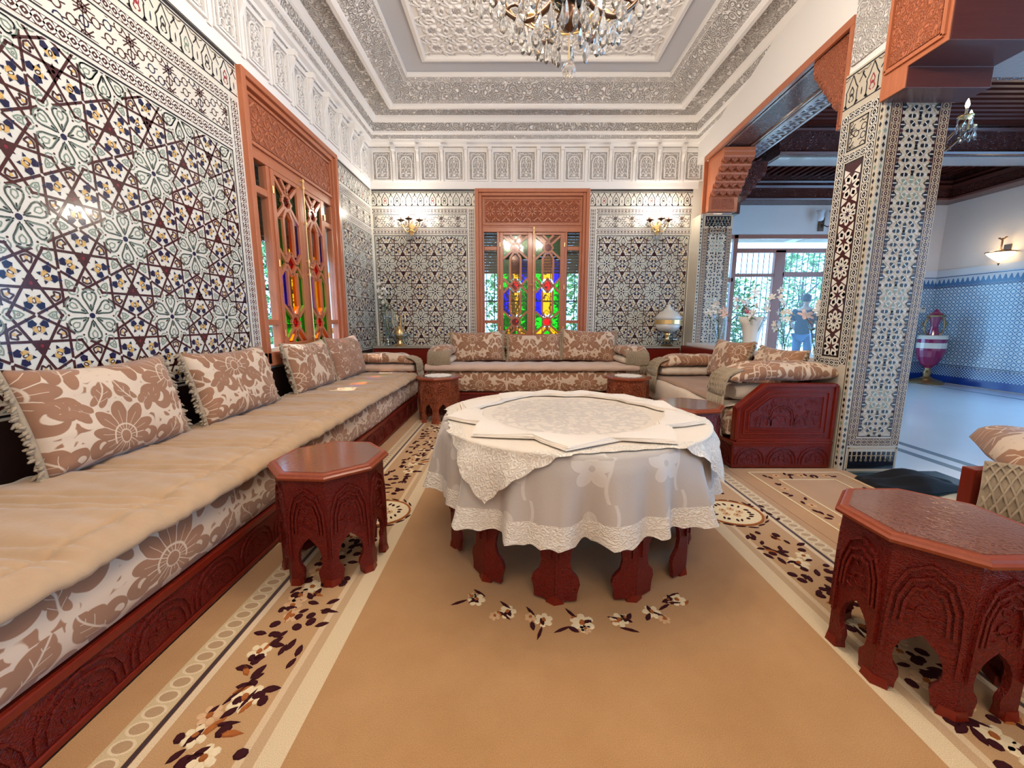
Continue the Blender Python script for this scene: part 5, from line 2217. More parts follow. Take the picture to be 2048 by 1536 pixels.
def poly_table(name, label, cat, loc, rot, n, Rb, Rt, H, mats, group=None, top=True, oh=.16, owf=.60, taper=.0):
    t = thing(name, label, cat, loc, rot, group)
    ap = Rb * math.cos(PI / n)
    w = 2 * Rb * math.sin(PI / n)
    pm = None
    for k in range(n):
        a = k * 2 * PI / n
        M = R(a) @ basis((0, -1, 0), (-1, 0, 0), (0, 0, 1), (ap, 0, .014))
        M = R(a) @ basis((0, 1, 0), (-1, 0, 0), (0, 0, 1), (ap, 0, .014))
        if pm is None:
            b = MB()
            arch_panel(b, w * .995, H - .014 - .03, w * owf, oh, .018)
            m0 = len(b.f)
            b.M = Matrix()
            for s, zz in ((.44, H * .40), (.35, H * .40), (.27, H * .40)):         # carved ogee mouldings above the opening
                top = oh + .05 + (H - .085 - oh - .05) * (s / .44)
                bz = oh * .55 if s > .40 else oh + .02
                pts = [(-w * s, bz), (-w * s, oh + .03), (-w * s * .93, oh + .03 + (top - oh) * .40), (-w * s * .62, oh + .03 + (top - oh) * .72), (-w * s * .25, top - .012), (0, top), (w * s * .25, top - .012), (w * s * .62, oh + .03 + (top - oh) * .72), (w * s * .93, oh + .03 + (top - oh) * .40), (w * s, oh + .03), (w * s, bz)]
                for q in pline(pts, .008):
                    b.prism(q, lambda x, z: (x, 0.002, z), lambda x, z: (x, -.009, z))
            for cx, cz, r in ((0, oh + .075, .020), (-w * .16, oh + .05, .017), (w * .16, oh + .05, .017), (0, oh + .13, .015)):
                for q in pline(arc(cx, cz, r, .3, 5.4, 8), .006):
                    b.prism(q, lambda x, z: (x, 0.002, z), lambda x, z: (x, -.004, z))
            pm = b.build('side_panel', mats[1], t)
            pm.matrix_basis = M
        else:
            inst(pm, t, M)
    fm = None
    for k in range(n):
        a = (k + .5) * 2 * PI / n
        M = R(a) @ T(Rb - .028, 0, 0)
        if fm is None:
            b = MB()
            b.prism([(.036, .0), (.018, .038), (-.016, .03), (-.016, -.03), (.018, -.038)], lambda x, y: (x, y, 0), lambda x, y: (x * .85, y * .85, .030))
            fm = b.build('foot', mats[0], t, bevel=.004)
            fm.matrix_basis = M
        else:
            inst(fm, t, M)
    b = MB()

    def ngon(r, off=.5):
        return [(r * math.cos((k + off) * 2 * PI / n), r * math.sin((k + off) * 2 * PI / n)) for k in range(n)]
    st = [(Rt - .014, H - .030), (Rt, H - .026), (Rt + .002, H - .016), (Rt - .006, H - .010), (Rt - .010, H - .003), (Rt - .016, H)]
    if not top:
        st = [(Rt - .01, H - .03), (Rt, H - .026), (Rt, H)]
    vs = []
    for r, z in st:
        vs += [(x, y, z) for x, y in ngon(r)]
    fs = [(i * n + j, i * n + (j + 1) % n, (i + 1) * n + (j + 1) % n, (i + 1) * n + j) for i in range(len(st) - 1) for j in range(n)]
    fs += [tuple(range(n))[::-1], tuple(range((len(st) - 1) * n, len(st) * n))]
    b.mesh(vs, fs)
    b.build('tabletop', W_EDGE, t)
    if top:
        b = MB()
        b.prism(ngon(Rt - .034), lambda x, y: (x, y, H + .0002), lambda x, y: (x, y, H + .0016))
        b.build('inlay', W_TOP, t)
    return t


WM = [W_RED, W_REDC]
W_LT = [wood('orange_varnished_wood', (0.25, 0.045, 0.016), (0.34, 0.075, 0.028), .28, .4), carved('carved_orange_wood', (0.36, 0.09, 0.035), (0.17, 0.028, 0.012), .32, 20, .8, .008, coat=.3)]
ST = dict(Rb=.236, Rt=.262, H=.52, oh=.21)
poly_table('octagonal_stool', 'carved octagonal stool beside the long left sofa', 'stool', (-.86, 1.815, .001), math.radians(-4), 8, mats=WM, group='carved octagonal stools', **ST)
poly_table('octagonal_stool', 'largest looking octagonal stool at the right edge of the photo', 'stool', (1.375, 1.215, .001), 0.0, 8, mats=WM, group='carved octagonal stools', **ST)
poly_table('octagonal_stool', 'octagonal stool half hidden behind the round table, before the right sofa', 'stool', (1.36, 3.03, .001), math.radians(10), 8, mats=WM, group='carved octagonal stools', **ST)
s1 = poly_table('octagonal_stool', 'small orange stool with white doily in the back left corner', 'stool', (-.86, 4.62, .001), math.radians(22.5), 8, mats=W_LT, group='carved octagonal stools', **ST)
dup(s1, (1.35, 4.60, .001), math.radians(10), 'small orange stool with white doily in the back right corner')
DOILY = plain('white_lace_doily', (.80, .76, .70), .8, bmp=(180, .5, .003))
for (x, y), lb in (((-.86, 4.62), 'round white doily on the back left stool'), ((1.35, 4.60), 'round white doily on the back right stool')):
    b = MB(T(x, y, .5235))
    b.prism([(.15 * (1 + .05 * math.cos(14 * a)) * math.cos(a), .15 * (1 + .05 * math.cos(14 * a)) * math.sin(a)) for a in np.linspace(0, 2 * PI, 85)[:-1]], lambda x, y: (x, y, 0), lambda x, y: (x, y, .004))
    tag(b.build('doily', DOILY), lb, 'doily', 'white doilies')

TC = (.31, 2.12)
poly_table('round_table', 'low carved round table under white lace cloths', 'table', (TC[0], TC[1], .001), math.radians(3), 12, .655, .660, .645, WM, top=False, oh=.33, owf=.64)


def cloth_mat():
    m, nt, bs = newmat('white_brocade_tablecloth')
    uv, u, v, _ = coords(nt, 'UV')                # u: length along the rim, v: distance to the hem
    cell_u = ((u * (1 / .30)).fract() - .5) * .30
    cell_v = ((v * (1 / .26) + 0.30).fract() - .5) * .26
    r = (cell_u * cell_u + cell_v * cell_v).sqrt()
    th = cell_u.atan2(cell_v)
    fl = ((th * 2.5).cos().abs() * .035 + .045) - r
    sp = (r - .012)
    st = 0.006 - (cell_u - (cell_v * 20.0).sin() * .02 - .07).abs()
    k = fl.min(sp).max(st).step(.004)
    n1 = noise(nt, uv, 90.0, 2.0)
    lace = v.lt(.10)
    warp = noise(nt, uv, 22.0, 2.0)
    l2 = (warp * 55.0).sin() * .5 + .5
    c = mix(nt, k, (.49, .42, .36), (.62, .55, .48))
    c = mix(nt, lace, c, mix(nt, l2, (.70, .61, .50), (.80, .73, .64)))
    setc(nt, bs, c)
    bs.inputs['Roughness'].default_value = .7
    bs.inputs['Sheen Weight'].default_value = .15
    bump(nt, bs, lace * l2 * 1.6 + n1 * .3 + k * .25, .5, .004)
    return m


CLOTH = cloth_mat()
Rr = .672
FA = .072


def fold(a):
    k = .42 * math.sin(a * 13 + .6) + .34 * math.sin(a * 22 + 2.0) + .16 * math.sin(a * 37 + 1) + .2 * math.sin(a * 5)
    return k - .25 * abs(math.sin(a * 11 + .3)) + .12


b = MB()
NA, NV = 480, 25


def tc(a, c):
    q = a * 2 * PI
    if c <= .2:
        r = Rr * (c / .2) * 1.003
        return (TC[0] + r * math.cos(q), TC[1] + r * math.sin(q), .6485)
    f = (c - .2) / .8
    f = f ** .9
    ln = .365 + .018 * math.sin(a * 2 * PI * 3 + 1)
    sc = .010 * abs(math.sin(q * 34)) * sm(.9, 1, f)
    s = f * ln
    flare = .016 + .045 * f + fold(q) * FA * f ** 1.1
    drop = s * (1 - .06 * f) - sc
    r = Rr * 1.003 + flare * min(1, f * 6) - .016 * max(0, 1 - f * 6) * 0
    z = .6485 - max(0, drop - .006 * (1 - f))
    return (TC[0] + r * math.cos(q), TC[1] + r * math.sin(q), z)


def tcuv(a, c):
    if c <= .2:
        return (a * 4.2 + .01, .5 + (.2 - c) * 3)
    return (a * 4.2 + .01, .365 * (1 - ((c - .2) / .8) ** .9))


b.grid(tc, NA, NV, tcuv)
tag(b.build('tablecloth', CLOTH, smooth=True, weld=True), 'long white brocade tablecloth with scalloped lace hem on the round table', 'tablecloth')


def lace_mat():
    m, nt, bs = newmat('cream_embroidered_overlay')
    uv, u, v, _ = coords(nt, 'UV')
    d = u.abs().max(v.abs())
    warp = noise(nt, uv, 20.0, 2.0)
    l2 = (warp * 60.0).sin() * .5 + .5
    cd = (u * u + v * v).sqrt()
    corner = (u.abs() + v.abs()).op('GREATER_THAN', .98).max(d.op('GREATER_THAN', .585))
    mid = (noise(nt, uv, 14.0, 3.0) - .5).abs().lt(.06) * cd.lt(.42)
    c = mix(nt, mid, (.74, .63, .51), (.62, .53, .44))
    c = mix(nt, corner, c, mix(nt, l2, (.66, .55, .44), (.80, .72, .61)))
    setc(nt, bs, c)
    bs.inputs['Roughness'].default_value = .75
    bs.inputs['Sheen Weight'].default_value = .15
    bump(nt, bs, corner * l2 * 1.6 + noise(nt, uv, 120.0, 1.0) * .25 + mid * .6, .5, .004)
    return m


b = MB()
HS, ROT = .645, math.radians(11)
NO = 150


def ov(a, c):
    u, v = (a * 2 - 1), (c * 2 - 1)
    e = max(abs(u), abs(v))
    sc = 1.0
    if e > .999:
        tt = v if abs(u) >= abs(v) else u
        sc = 1 + .012 * abs(math.sin(tt * HS / .045 * PI / 2))
    x, y = u * HS * sc, v * HS * sc
    r = math.hypot(x, y)
    q = math.atan2(y, x) + ROT
    rim = Rr + .012
    if r <= rim:
        z, rr = .656, r
    else:
        s = r - rim
        out = .012 * sm(0, .03, s) + .055 * s / .23 + .020 * sm(0, .1, s) + fold(q) * FA * min(1, s / .36)
        rr = rim + max(.018 * sm(0, .02, s), out)
        z = .656 - s * .97
        if s < .03:
            z = .656 - s * s / .03 * .97
        # keep outside the long cloth
        f = max(0, (.6485 - z) / .365)
        rr = max(rr, Rr * 1.003 + .016 + .045 * f + fold(q) * FA * f ** 1.1 + .012)
    return (TC[0] + rr * math.cos(q), TC[1] + rr * math.sin(q), z)


b.grid(ov, NO, NO, lambda a, c: ((a * 2 - 1) * HS, (c * 2 - 1) * HS))
tag(b.build('overlay_cloth', lace_mat(), smooth=True), 'square cream overlay cloth with embroidered lace corners on the round table', 'tablecloth')

# folded napkins round the rim
NL = ['napkin at the front right of the table, over the lace edge', 'napkin at the right rim of the table with a drooping hem', 'napkin at the right rear of the table rim, corner pointing out', 'napkin at the rear of the table, right of the middle, rolled edge',
      'napkin at the rear rim of the table before the back right stool', 'napkin at the middle of the rear rim with a raised knot', 'napkin at the rear left of the table rim', 'napkin at the left of the table, pointed corner out towards the sofa',
      'napkin at the left rim of the table, tip out over the lace', 'napkin at the front left of the table, straight folded edge', 'napkin at the front of the table, left of the gap, point hanging forward']
NA_ = [-58, -20, 20, 47, 72, 97, 124, 160, 192, 225, 262]
for i, (lb, a) in enumerate(zip(NL, NA_)):
    q = math.radians(a)
    rd = random.Random(50 + i)
    M = T(TC[0] + .545 * math.cos(q), TC[1] + .545 * math.sin(q), .6615) @ R(q + PI / 2 + rd.uniform(-.25, .25))
    b = MB(M)
    for k in range(5):                             # five folded layers, each a little turned
        w, h = .215 - k * .008, .135 - k * .006
        tw = rd.uniform(-.03, .03)
        pts = [(-w, h * .55), (-w * .5, h * .62 + .01), (0, h * .52), (w * .55, h * .60), (w, h * .5), (w * .45, -h * .35), (0, -h * .95), (-w * .5, -h * .30)]
        pts = rot2(pts, tw + k * .02)
        z0 = k * .0024
        b.prism(pts, lambda x, y: (x, y, z0 + .0015 * math.sin(30 * x + k) + .004 * math.sin(11 * x + i) ** 2), lambda x, y: (x, y, z0 + .0020 + .003 * math.sin(26 * x + 2 * k + 20 * y) ** 2 + .004 * math.sin(11 * x + i) ** 2))
    tag(b.build('napkin', NAPKIN, smooth=False), lb, 'napkin', 'folded napkins on the round table')

# dark clothing left on the step
b = MB(T(2.84, 2.72, -.0038))


def jk(a, c):
    x = (a - .5) * .62
    y = (c - .5) * .34 * (1 - .35 * abs(2 * a - 1))
    e = max(0, (1 - abs(2 * a - 1) ** 4) * (1 - abs(2 * c - 1) ** 3)) ** .5
    return (x, y, e * (.055 + .022 * math.sin(9 * a + 3) + .016 * math.sin(14 * c + 7 * a)) + .001)


b.grid(jk, 30, 16)
tag(b.build('dark_jacket', plain('navy_black_cloth', (.004, .004, .006), .95, bmp=(50, .3, .004)), smooth=True), 'crumpled black jacket on the green marble step', 'jacket')

# ------------------------------------------------------------------ crystal and light fittings
DROPS = {}


def drop_mesh(kind='almond'):
    if kind not in DROPS:
        b = MB()
        if kind == 'almond':
            prof = [(.0005, 0), (.013, .010), (.021, .030), (.018, .048), (.007, .075), (.003, .092), (.0005, .096)]
            b.M = Matrix.Diagonal((1, .55, 1, 1))
            b.lathe(prof, 6)
        elif kind == 'bead':
            b.lathe([(.0005, 0), (.006, .003), (.008, .008), (.006, .013), (.0005, .016)], 6)
        o = b.build('crystal_' + kind, CRYSTAL)
        DROPS[kind] = o.data
        bpy.data.objects.remove(o)
    return DROPS[kind]


def hang(t, x, y, z, kind='almond', s=1.0, a=0.0):
    o = bpy.data.objects.new('crystal_drop' if kind == 'almond' else 'crystal_bead', drop_mesh(kind))
    COL.objects.link(o)
    o.parent = t
    h = .096 if kind == 'almond' else .016
    o.matrix_basis = T(x, y, z - h * s) @ R(a) @ Matrix.Scale(s, 4)


def chandelier(label, loc, ztop, arms, Rad, s, group, lit, watts, full=True, zc=0.0):
    t = thing('chandelier', label, 'chandelier', loc, 0, group)
    b = MB()
    b.lathe([(.0, -.02), (.035, .0), (.05, .05), (.025, .10), (.06, .16), (.085, .22), (.05, .30), (.02, .36), (.035, .44), (.055, .50), (.02, .58), (.012, .62), (.012, ztop - loc[2] - .06), (.07, ztop - loc[2] - .05), (.075, ztop - loc[2])], 14)
    b.build('stem', BRONZE, t, smooth=True)
    b = MB()
    b.lathe([(.0, .10), (.07, .115), (.10, .16), (.095, .21), (.0, .22)], 14)
    b.build('glass_bowl', plain('dark_blue_glass_body', (.012, .03, .06), .08, coat=.5), t, smooth=True)
    am = cup = cn = bl = sc = None
    for k in range(arms):
        a = 2 * PI * (k + .35) / arms
        rr, dz = (Rad, 0.0) if k % 2 == 0 or not full else (Rad * .68, .13)
        M = R(a)
        pts = []
        for i in range(13):
            f = i / 12
            pts.append((.05 + (rr - .05) * f, 0, .16 + dz - .10 * math.sin(f * PI * 1.15) + .07 * f * f))
        e = pts[-1]
        b = MB()
        b.tube(pts, [.015] * 4 + [.012] * 6 + [.010] * 3, 6)
        cur = [(rr * .62 + .055 * (1 - i / 14) * math.cos(i * .55), 0, .11 + dz + .055 * (1 - i / 14) * math.sin(i * .55)) for i in range(12)]
        b.tube(cur, .008, 5)
        o = b.build('arm', BRONZE, t, smooth=True)
        o.matrix_basis = M
        if cup is None:
            b = MB()
            b.lathe([(.0, .0), (.014, .0), (.02, .012), (.055, .022), (.06, .032), (.05, .03), (.0, .026)], 12)
            cup = b.build('drip_cup', BRASS, t, smooth=True)
            b = MB()
            b.lathe([(.0, .028), (.011, .028), (.011, .10), (.0, .10)], 8)
            cn = b.build('candle_sleeve', plain('ivory_candle_sleeve', (.8, .74, .6), .5), t)
            b = MB()
            b.lathe([(.0, .10), (.010, .103), (.017, .125), (.014, .15), (.005, .175), (.0, .185)], 10)
            bl = b.build('candle_bulb', lit, t, smooth=True)
        Mc = M @ T(*e)
        for src_ in (cup, cn, bl):
            if k == 0:
                src_.parent = o
                src_.matrix_basis = T(*e)
            else:
                inst(src_, o, T(*e))
        for j in range(6):
            q = j * PI / 3
            x, y = rr + .055 * math.cos(q), .055 * math.sin(q)
            X_, Y_ = x * math.cos(a) - y * math.sin(a), x * math.sin(a) + y * math.cos(a)
            for m in range(2):
                hang(t, X_, Y_, e[2] + .02 - m * .017, 'bead')
            hang(t, X_, Y_, e[2] - .015, 'almond', s * .9, q)
        if watts and k % 2 == 0:
            p = M @ Vector((e[0], 0, e[2] + .25))
            lamp('bulb_light', (loc[0] + p.x, loc[1] + p.y, loc[2] + p.z), watts)
    if full:
        for ring, n, z, dn in ((.33, 22, .13, 2), (.24, 18, .07, 2), (.16, 14, .03, 3), (.085, 9, .06, 3)):
            for k in range(n):
                q = 2 * PI * k / n
                x, y = ring * math.cos(q), ring * math.sin(q)
                for m in range(dn):
                    hang(t, x, y, z + .05 - m * .017, 'bead')
                hang(t, x, y, z + .05 - dn * .017, 'almond', s, q)
        b = MB()
        for ring, z in ((.33, .185), (.24, .125), (.16, .085), (.085, .115)):
            b.tube([(ring * math.cos(q), ring * math.sin(q), z) for q in np.linspace(0, 2 * PI, 33)[:-1]], .005, 5, close=True)
        b.build('crystal_hoop', BRASS, t)
        b = MB()
        b.tube([(0, 0, 0), (0, 0, -.14)], .004, 5)
        b.build('finial_chain', BRASS, t)
        b = MB(T(0, 0, -.215))
        b.lathe([(.0005, 0), (.02, .006), (.033, .026), (.036, .04), (.030, .058), (.012, .074), (.0005, .08)], 14)
        b.build('crystal_ball', CRYSTAL, t, smooth=True)
    return t


chandelier('large crystal chandelier with bronze arms over the round table', (.275, 2.15, 2.53), 4.20, 14, .44, 1.18, 'crystal chandeliers', BULB, 27.0)
chandelier('unseen crystal chandelier added behind the viewer to light the salon', (.275, -1.3, 2.75), 4.20, 10, .46, 1.2, 'crystal chandeliers', BULB, 27.0)  # added lamp out of view, brightens the salon
chandelier('hall chandelier mostly hidden by the near tiled column', (4.22, 4.6, 2.78), 3.94, 8, .44, 1.1, None, BULB, 0.0, full=False)


def wall_sconce(label, M, watts, group='candle wall lamps'):
    o = M @ Vector((0, 0, 0))
    t = thing('wall_sconce', label, 'wall lamp', tuple(o), 0, group)
    Mi = Matrix.Translation(-o) @ M                # u along, v up, w out
    b = MB(Mi)
    b.prism([(0, -.13), (.03, -.09), (.022, -.03), (.05, .0), (.03, .06), (.0, .11), (-.03, .06), (-.05, 0), (-.022, -.03), (-.03, -.09)], lambda x, y: (x, y, 0), lambda x, y: (x, y, .018))
    b.tube([(0, -.02, .018), (0, -.03, .07)], .02, 8)
    b.build('backplate', BRASS, t, bevel=.003)
    for k, (du, dw) in enumerate(((-.135, .09), (0, .17), (.135, .09))):
        b = MB(Mi)
        pts = []
        for i in range(9):
            f = i / 8
            pts.append((du * f, -.03 - .055 * math.sin(f * PI * 1.1) + .07 * f * f, .06 + (dw - .06) * f))
        b.tube(pts, .009, 6)
        b.tube([(du * .6 + .028 * (1 - i / 11) * math.cos(i * .6), .0 + .028 * (1 - i / 11) * math.sin(i * .6), .06 + (dw - .06) * .6) for i in range(10)], .005, 5)
        am = b.build('arm', BRASS, t, smooth=True)
        e = pts[-1]
        Mc = Mi @ T(*e) @ basis((1, 0, 0), (0, 0, 1), (0, 1, 0), (0, 0, 0))
        b = MB(Mc)
        b.lathe([(.0, 0), (.012, 0), (.022, .015), (.055, .028), (.058, .036), (.0, .030)], 12)
        b.build('drip_cup', BRONZE, am, smooth=True)
        b = MB(Mc)
        b.lathe([(.0, .03), (.011, .03), (.011, .075), (.0, .075)], 8)
        b.build('candle_sleeve', BRONZE, am)
        b = MB(Mc)
        b.lathe([(.0, .075), (.012, .08), (.020, .102), (.016, .13), (.005, .155), (.0, .162)], 10)
        b.build('candle_bulb', BULB, am, smooth=True)
        for j in range(5):
            q = j * 2 * PI / 5
            x, y, z = e[0] + .05 * math.cos(q), e[1] + .022, e[2] + .05 * math.sin(q)
            p = Mi @ Vector((x, y, z))
            hang(t, p.x, p.y, p.z, 'almond', .75, q)
        if k != 1:
            p = M @ Vector((e[0], e[1] + .13, e[2] + .02))
            lamp('sconce_light', tuple(p), watts)
    for j in range(4):
        p = Mi @ Vector(((j - 1.5) * .035, -.10, .07))
        hang(t, p.x, p.y, p.z, 'almond', 1.0, j)
    return t


wall_sconce('lit candle wall lamp with crystals on the tiled wall left of the back window', M_BACK @ T(-1.50, 2.53, .004), 11.0)
wall_sconce('lit candle wall lamp with crystals on the tiled wall right of the back window', M_BACK @ T(2.17, 2.53, .004), 11.0)

# bowl sconce on the blue tiled hall wall
t = thing('wall_sconce', 'glowing bowl wall lamp with bronze finial above the blue tiles', 'wall lamp', (8.195, 6.88, 2.2))
b = MB(T(-.11, 0, 0))
b.lathe([(.0, -.10), (.015, -.075), (.05, -.05), (.13, .02), (.165, .07), (.15, .07), (.0, -.02)], 18)
b.build('glass_bowl', glow('glowing_amber_bowl', (1.0, .74, .42), 4.0), t, smooth=True)
b = MB(T(-.11, 0, 0))
b.tube([(.17 * math.cos(q), .17 * math.sin(q), .075) for q in np.linspace(0, 2 * PI, 25)[:-1]], .010, 6, close=True)
b.tube([(0, 0, .06), (0, 0, .30)], .012, 6)
b.tube([(-.05, 0, .30), (0, 0, .27), (.05, 0, .32)], .010, 5)
b.tube([(0, -.06, .31), (0, 0, .27), (0, .06, .31)], .010, 5)
b.tube([(.0, 0, .12), (.10, 0, .10)], .012, 6)
b.tube([(0, 0, -.10), (0, 0, -.14)], [.015, .004], 6)
b.box(.098, .1095, -.05, .05, .0, .2)
b.build('bronze_mount', BRONZE, t)
lamp('bowl_light', (7.9, 6.88, 2.33), 4.0, (1, .75, .45), .06)
# tulip sconce on the back wall of the hall
t = thing('wall_sconce', 'pale tulip shade wall lamp beside the near column above the glass doors', 'wall lamp', (5.84, 7.945, 2.95))
b = MB()
b.box(-.05, .05, -.02, .0, -.12, .12)
for s in (-1, 1):
    b.tube([(0, -.02, 0), (s * .06, -.10, -.06), (s * .12, -.14, -.02), (s * .12, -.14, .03)], .010, 6)
b.build('bracket', BRONZE, t)
for s in (-1, 1):
    b = MB(T(s * .12, -.14, .03))
    b.lathe([(.02, 0), (.05, .02), (.055, .08), (.045, .12), (.075, .19), (.07, .19), (.04, .12), (.0, .02)], 14)
    b.build('tulip_shade', plain('frosted_glass_shade', (.75, .80, .86), .35), t, smooth=True)
# thermostat
t = thing('thermostat', 'white wall thermostat with dark display on the blue tiles', 'thermostat', (8.0, 7.937, 1.36))
b = MB()
b.box(-.055, .055, -.022, 0, -.05, .05)
b.build('case', plain('white_plastic', (.8, .8, .76), .4), t, bevel=.004)
b = MB()
b.box(-.03, .035, -.0235, -.0222, .018, .036)
b.build('display', plain('dark_display', (.03, .04, .04), .2), t)

# urn in the hall corner
t = thing('floor_urn', 'tall magenta and white two-handled urn in the corner of the blue tiled hall', 'urn', (7.84, 7.50, -.0115))
MAG = plain('magenta_porcelain', (.25, .012, .085), .12, coat=.6)
WPO = plain('white_porcelain', (.75, .73, .66), .15, coat=.5)
GOLD = plain('gilt_bronze', (.45, .31, .16), .35, 1.0)
for nm, mt, pr_ in (('foot', GOLD, [(.0, 0), (.24, 0), (.25, .03), (.20, .06), (.10, .09), (.05, .13), (.065, .20), (.04, .25), (.045, .29), (.0, .29)]),
                    ('bowl', MAG, [(.0, .29), (.05, .291), (.12, .36), (.18, .50), (.205, .62), (.205, .66), (.0, .66)]),
                    ('white_band', WPO, [(.0, .6605), (.206, .6605), (.207, .76), (.0, .76)]),
                    ('shoulder', MAG, [(.0, .7605), (.20, .7605), (.20, .83), (.0, .83)]),
                    ('rim_rings', WPO, [(.0, .8305), (.21, .8305), (.215, .85), (.20, .86), (.21, .88), (.19, .90), (.10, .905), (.0, .905)]),
                    ('neck', MAG, [(.0, .9055), (.075, .9055), (.065, .98), (.05, 1.06), (.055, 1.10), (.075, 1.18), (.085, 1.235), (.0, 1.235)]),
                    ('lip', GOLD, [(.0, 1.2355), (.13, 1.2355), (.14, 1.26), (.12, 1.27), (.0, 1.27)]),
                    ('lid', MAG, [(.0, 1.2705), (.10, 1.2705), (.09, 1.30), (.04, 1.33), (.02, 1.37), (.0, 1.38)])):
    b = MB()
    b.lathe(pr_, 22)
    b.build(nm, mt, t, smooth=False)
for s in (-1, 1):
    b = MB()
    b.tube([(s * .12, 0, 1.25), (s * .17, 0, 1.16), (s * .19, 0, 1.04), (s * .155, 0, .94), (s * .10, 0, .91)], .016, 7)
    b.tube([(s * .19, 0, 1.06), (s * .235, 0, 1.10), (s * .21, 0, 1.15)], .012, 6)
    b.build('handle', GOLD, t, smooth=True)

# ------------------------------------------------------------------ crystal bowls, vases and flowers
EG = plain('etched_crystal_shell', (.62, .60, .56), .25, coat=.4, bmp=(60, .8, .006))
t = thing('crystal_jar', 'covered crystal jar with gold band on the right end of the back ledge', 'jar', (2.345, 6.085, .7715))
b = MB()
b.lathe([(.0, 0), (.085, 0), (.09, .02), (.05, .035), (.0, .035)], 20)
b.build('base', GOLD, t, smooth=False)
b = MB()
b.lathe([(.0, .0355), (.03, .036), (.07, .06), (.165, .085), (.19, .125), (.18, .125), (.06, .075), (.0, .07)], 26, lob=lambda q: .02 * math.cos(q * 13))
b.build('saucer', VGLASS, t, smooth=True)
b = MB()
b.lathe([(.0, .0705), (.05, .075), (.025, .12), (.035, .16), (.055, .205), (.0, .205)], 16)
b.build('gold_stem', BRASS, t, smooth=True)
b = MB()
b.lathe([(.0, .2055), (.08, .21), (.16, .26), (.185, .335), (.0, .335)], 26, lob=lambda q: .012 * math.cos(q * 20))
b.build('bowl', EG, t, smooth=True)
b = MB()
b.lathe([(.0, .3355), (.19, .3355), (.19, .395), (.0, .395)], 26)
b.build('gold_band', BRASS, t)
b = MB()
b.lathe([(.0, .3955), (.188, .3955), (.18, .45), (.12, .515), (.06, .54), (.055, .565), (.03, .585), (.035, .60), (.012, .625), (.0, .63)], 26, lob=lambda q: .012 * math.cos(q * 20))
b.build('lid', EG, t, smooth=True)

t = thing('crystal_fruit_stand', 'gilt crystal fruit stand on the left end of the back ledge', 'bowl', (-1.70, 6.09, .7715))
b = MB()
b.lathe([(.0, 0), (.08, 0), (.085, .025), (.04, .04), (.03, .08), (.05, .10), (.0, .10)], 18)
b.build('base', BRASS, t)
b = MB()
b.lathe([(.0, .1005), (.05, .102), (.13, .13), (.185, .185), (.175, .185), (.10, .135), (.0, .12)], 28, lob=lambda q: .04 * math.cos(q * 12))
b.build('bowl', VGLASS, t, smooth=True)
b = MB()
b.lathe([(.0, .121), (.05, .125), (.075, .19), (.05, .25), (.03, .30), (.0, .30)], 16)
b.build('gilt_centre', BRASS, t, smooth=True)
for k in range(8):
    a = k * PI / 4
    b = MB()
    b.tube([(.06 * math.cos(a), .06 * math.sin(a), .24), (.10 * math.cos(a), .10 * math.sin(a), .40), (.09 * math.cos(a), .09 * math.sin(a), .47)], .007, 5)
    b.build('crystal_spire', CRYSTAL if k % 2 else BRASS, t)


def blossom(b, p, r, rd, m=0, n=5):
    """Open flower of n cupped petals facing a random way."""
    d = Vector((rd.uniform(-1, 1), rd.uniform(-1.4, .1), rd.uniform(-.2, 1))).normalized()
    u = d.cross(Vector((.2, .3, .9))).normalized()
    w = d.cross(u)
    p = Vector(p)
    for k in range(n):
        a = 2 * PI * k / n + rd.uniform(-.2, .2)
        e = u * math.cos(a) + w * math.sin(a)
        f = d.cross(e)
        q = [p, p + e * r * .45 + f * r * .30 + d * r * .12, p + e * r * .95 + f * r * .22 + d * r * .22, p + e * r * 1.08 + d * r * .12, p + e * r * .95 - f * r * .22 + d * r * .22, p + e * r * .45 - f * r * .30 + d * r * .12]
        b.face([q[0], q[1], q[2], q[3]], m)
        b.face([q[0], q[3], q[4], q[5]], m)


def flower(label, group, base, tip, rd, heads, mats, r=.035, leaf=True):
    """One stem with its blossoms: stands in a vase, so a thing of its own."""
    t = thing('flower_stem', label, 'flower', base, 0, group)
    d = Vector(tip) - Vector(base)
    mid = d * .5 + Vector((rd.uniform(-.03, .03), rd.uniform(-.03, .03), .03))
    b = MB()
    b.tube([(0, 0, 0), mid, d], [.0035, .003, .002], 5)
    b.build('stem', LEAFC, t)
    if leaf:
        b = MB()
        for k in range(4):
            f = rd.uniform(.45, .9)
            p = mid * (2 * f) if f < .5 else mid + (d - mid) * (f - .5) * 2
            e = Vector((rd.uniform(-1, 1), rd.uniform(-1, 1), rd.uniform(-.2, .5))).normalized() * rd.uniform(.05, .09)
            s = e.cross(Vector((0, 0, 1))).normalized() * .016
            b.face([p, p + e * .5 + s, p + e, p + e * .5 - s])
        b.build('leaves', LEAFC, t, fixn=False)
    for k in range(heads):
        b = MB()
        f = 1 - k * .13
        p = mid + (d - mid) * (f - .5) * 2 if f > .5 else mid * (2 * f)
        p = p + Vector((rd.uniform(-.03, .03), rd.uniform(-.03, .03), rd.uniform(-.02, .02))) * (1 if k else 0)
        blossom(b, p, r * rd.uniform(.85, 1.2), rd, 0)
        blossom(b, p, r * .45, rd, 0, 4)
        b.build('blossom', mats[k % len(mats)], t, fixn=False)
    return t


def vase(label, loc, prof, mt, n=20, lob=None):
    b = MB(T(*loc))
    b.lathe(prof, n, lob=lob)
    return tag(b.build('vase', mt, smooth=True, fixn=False), label, 'vase')


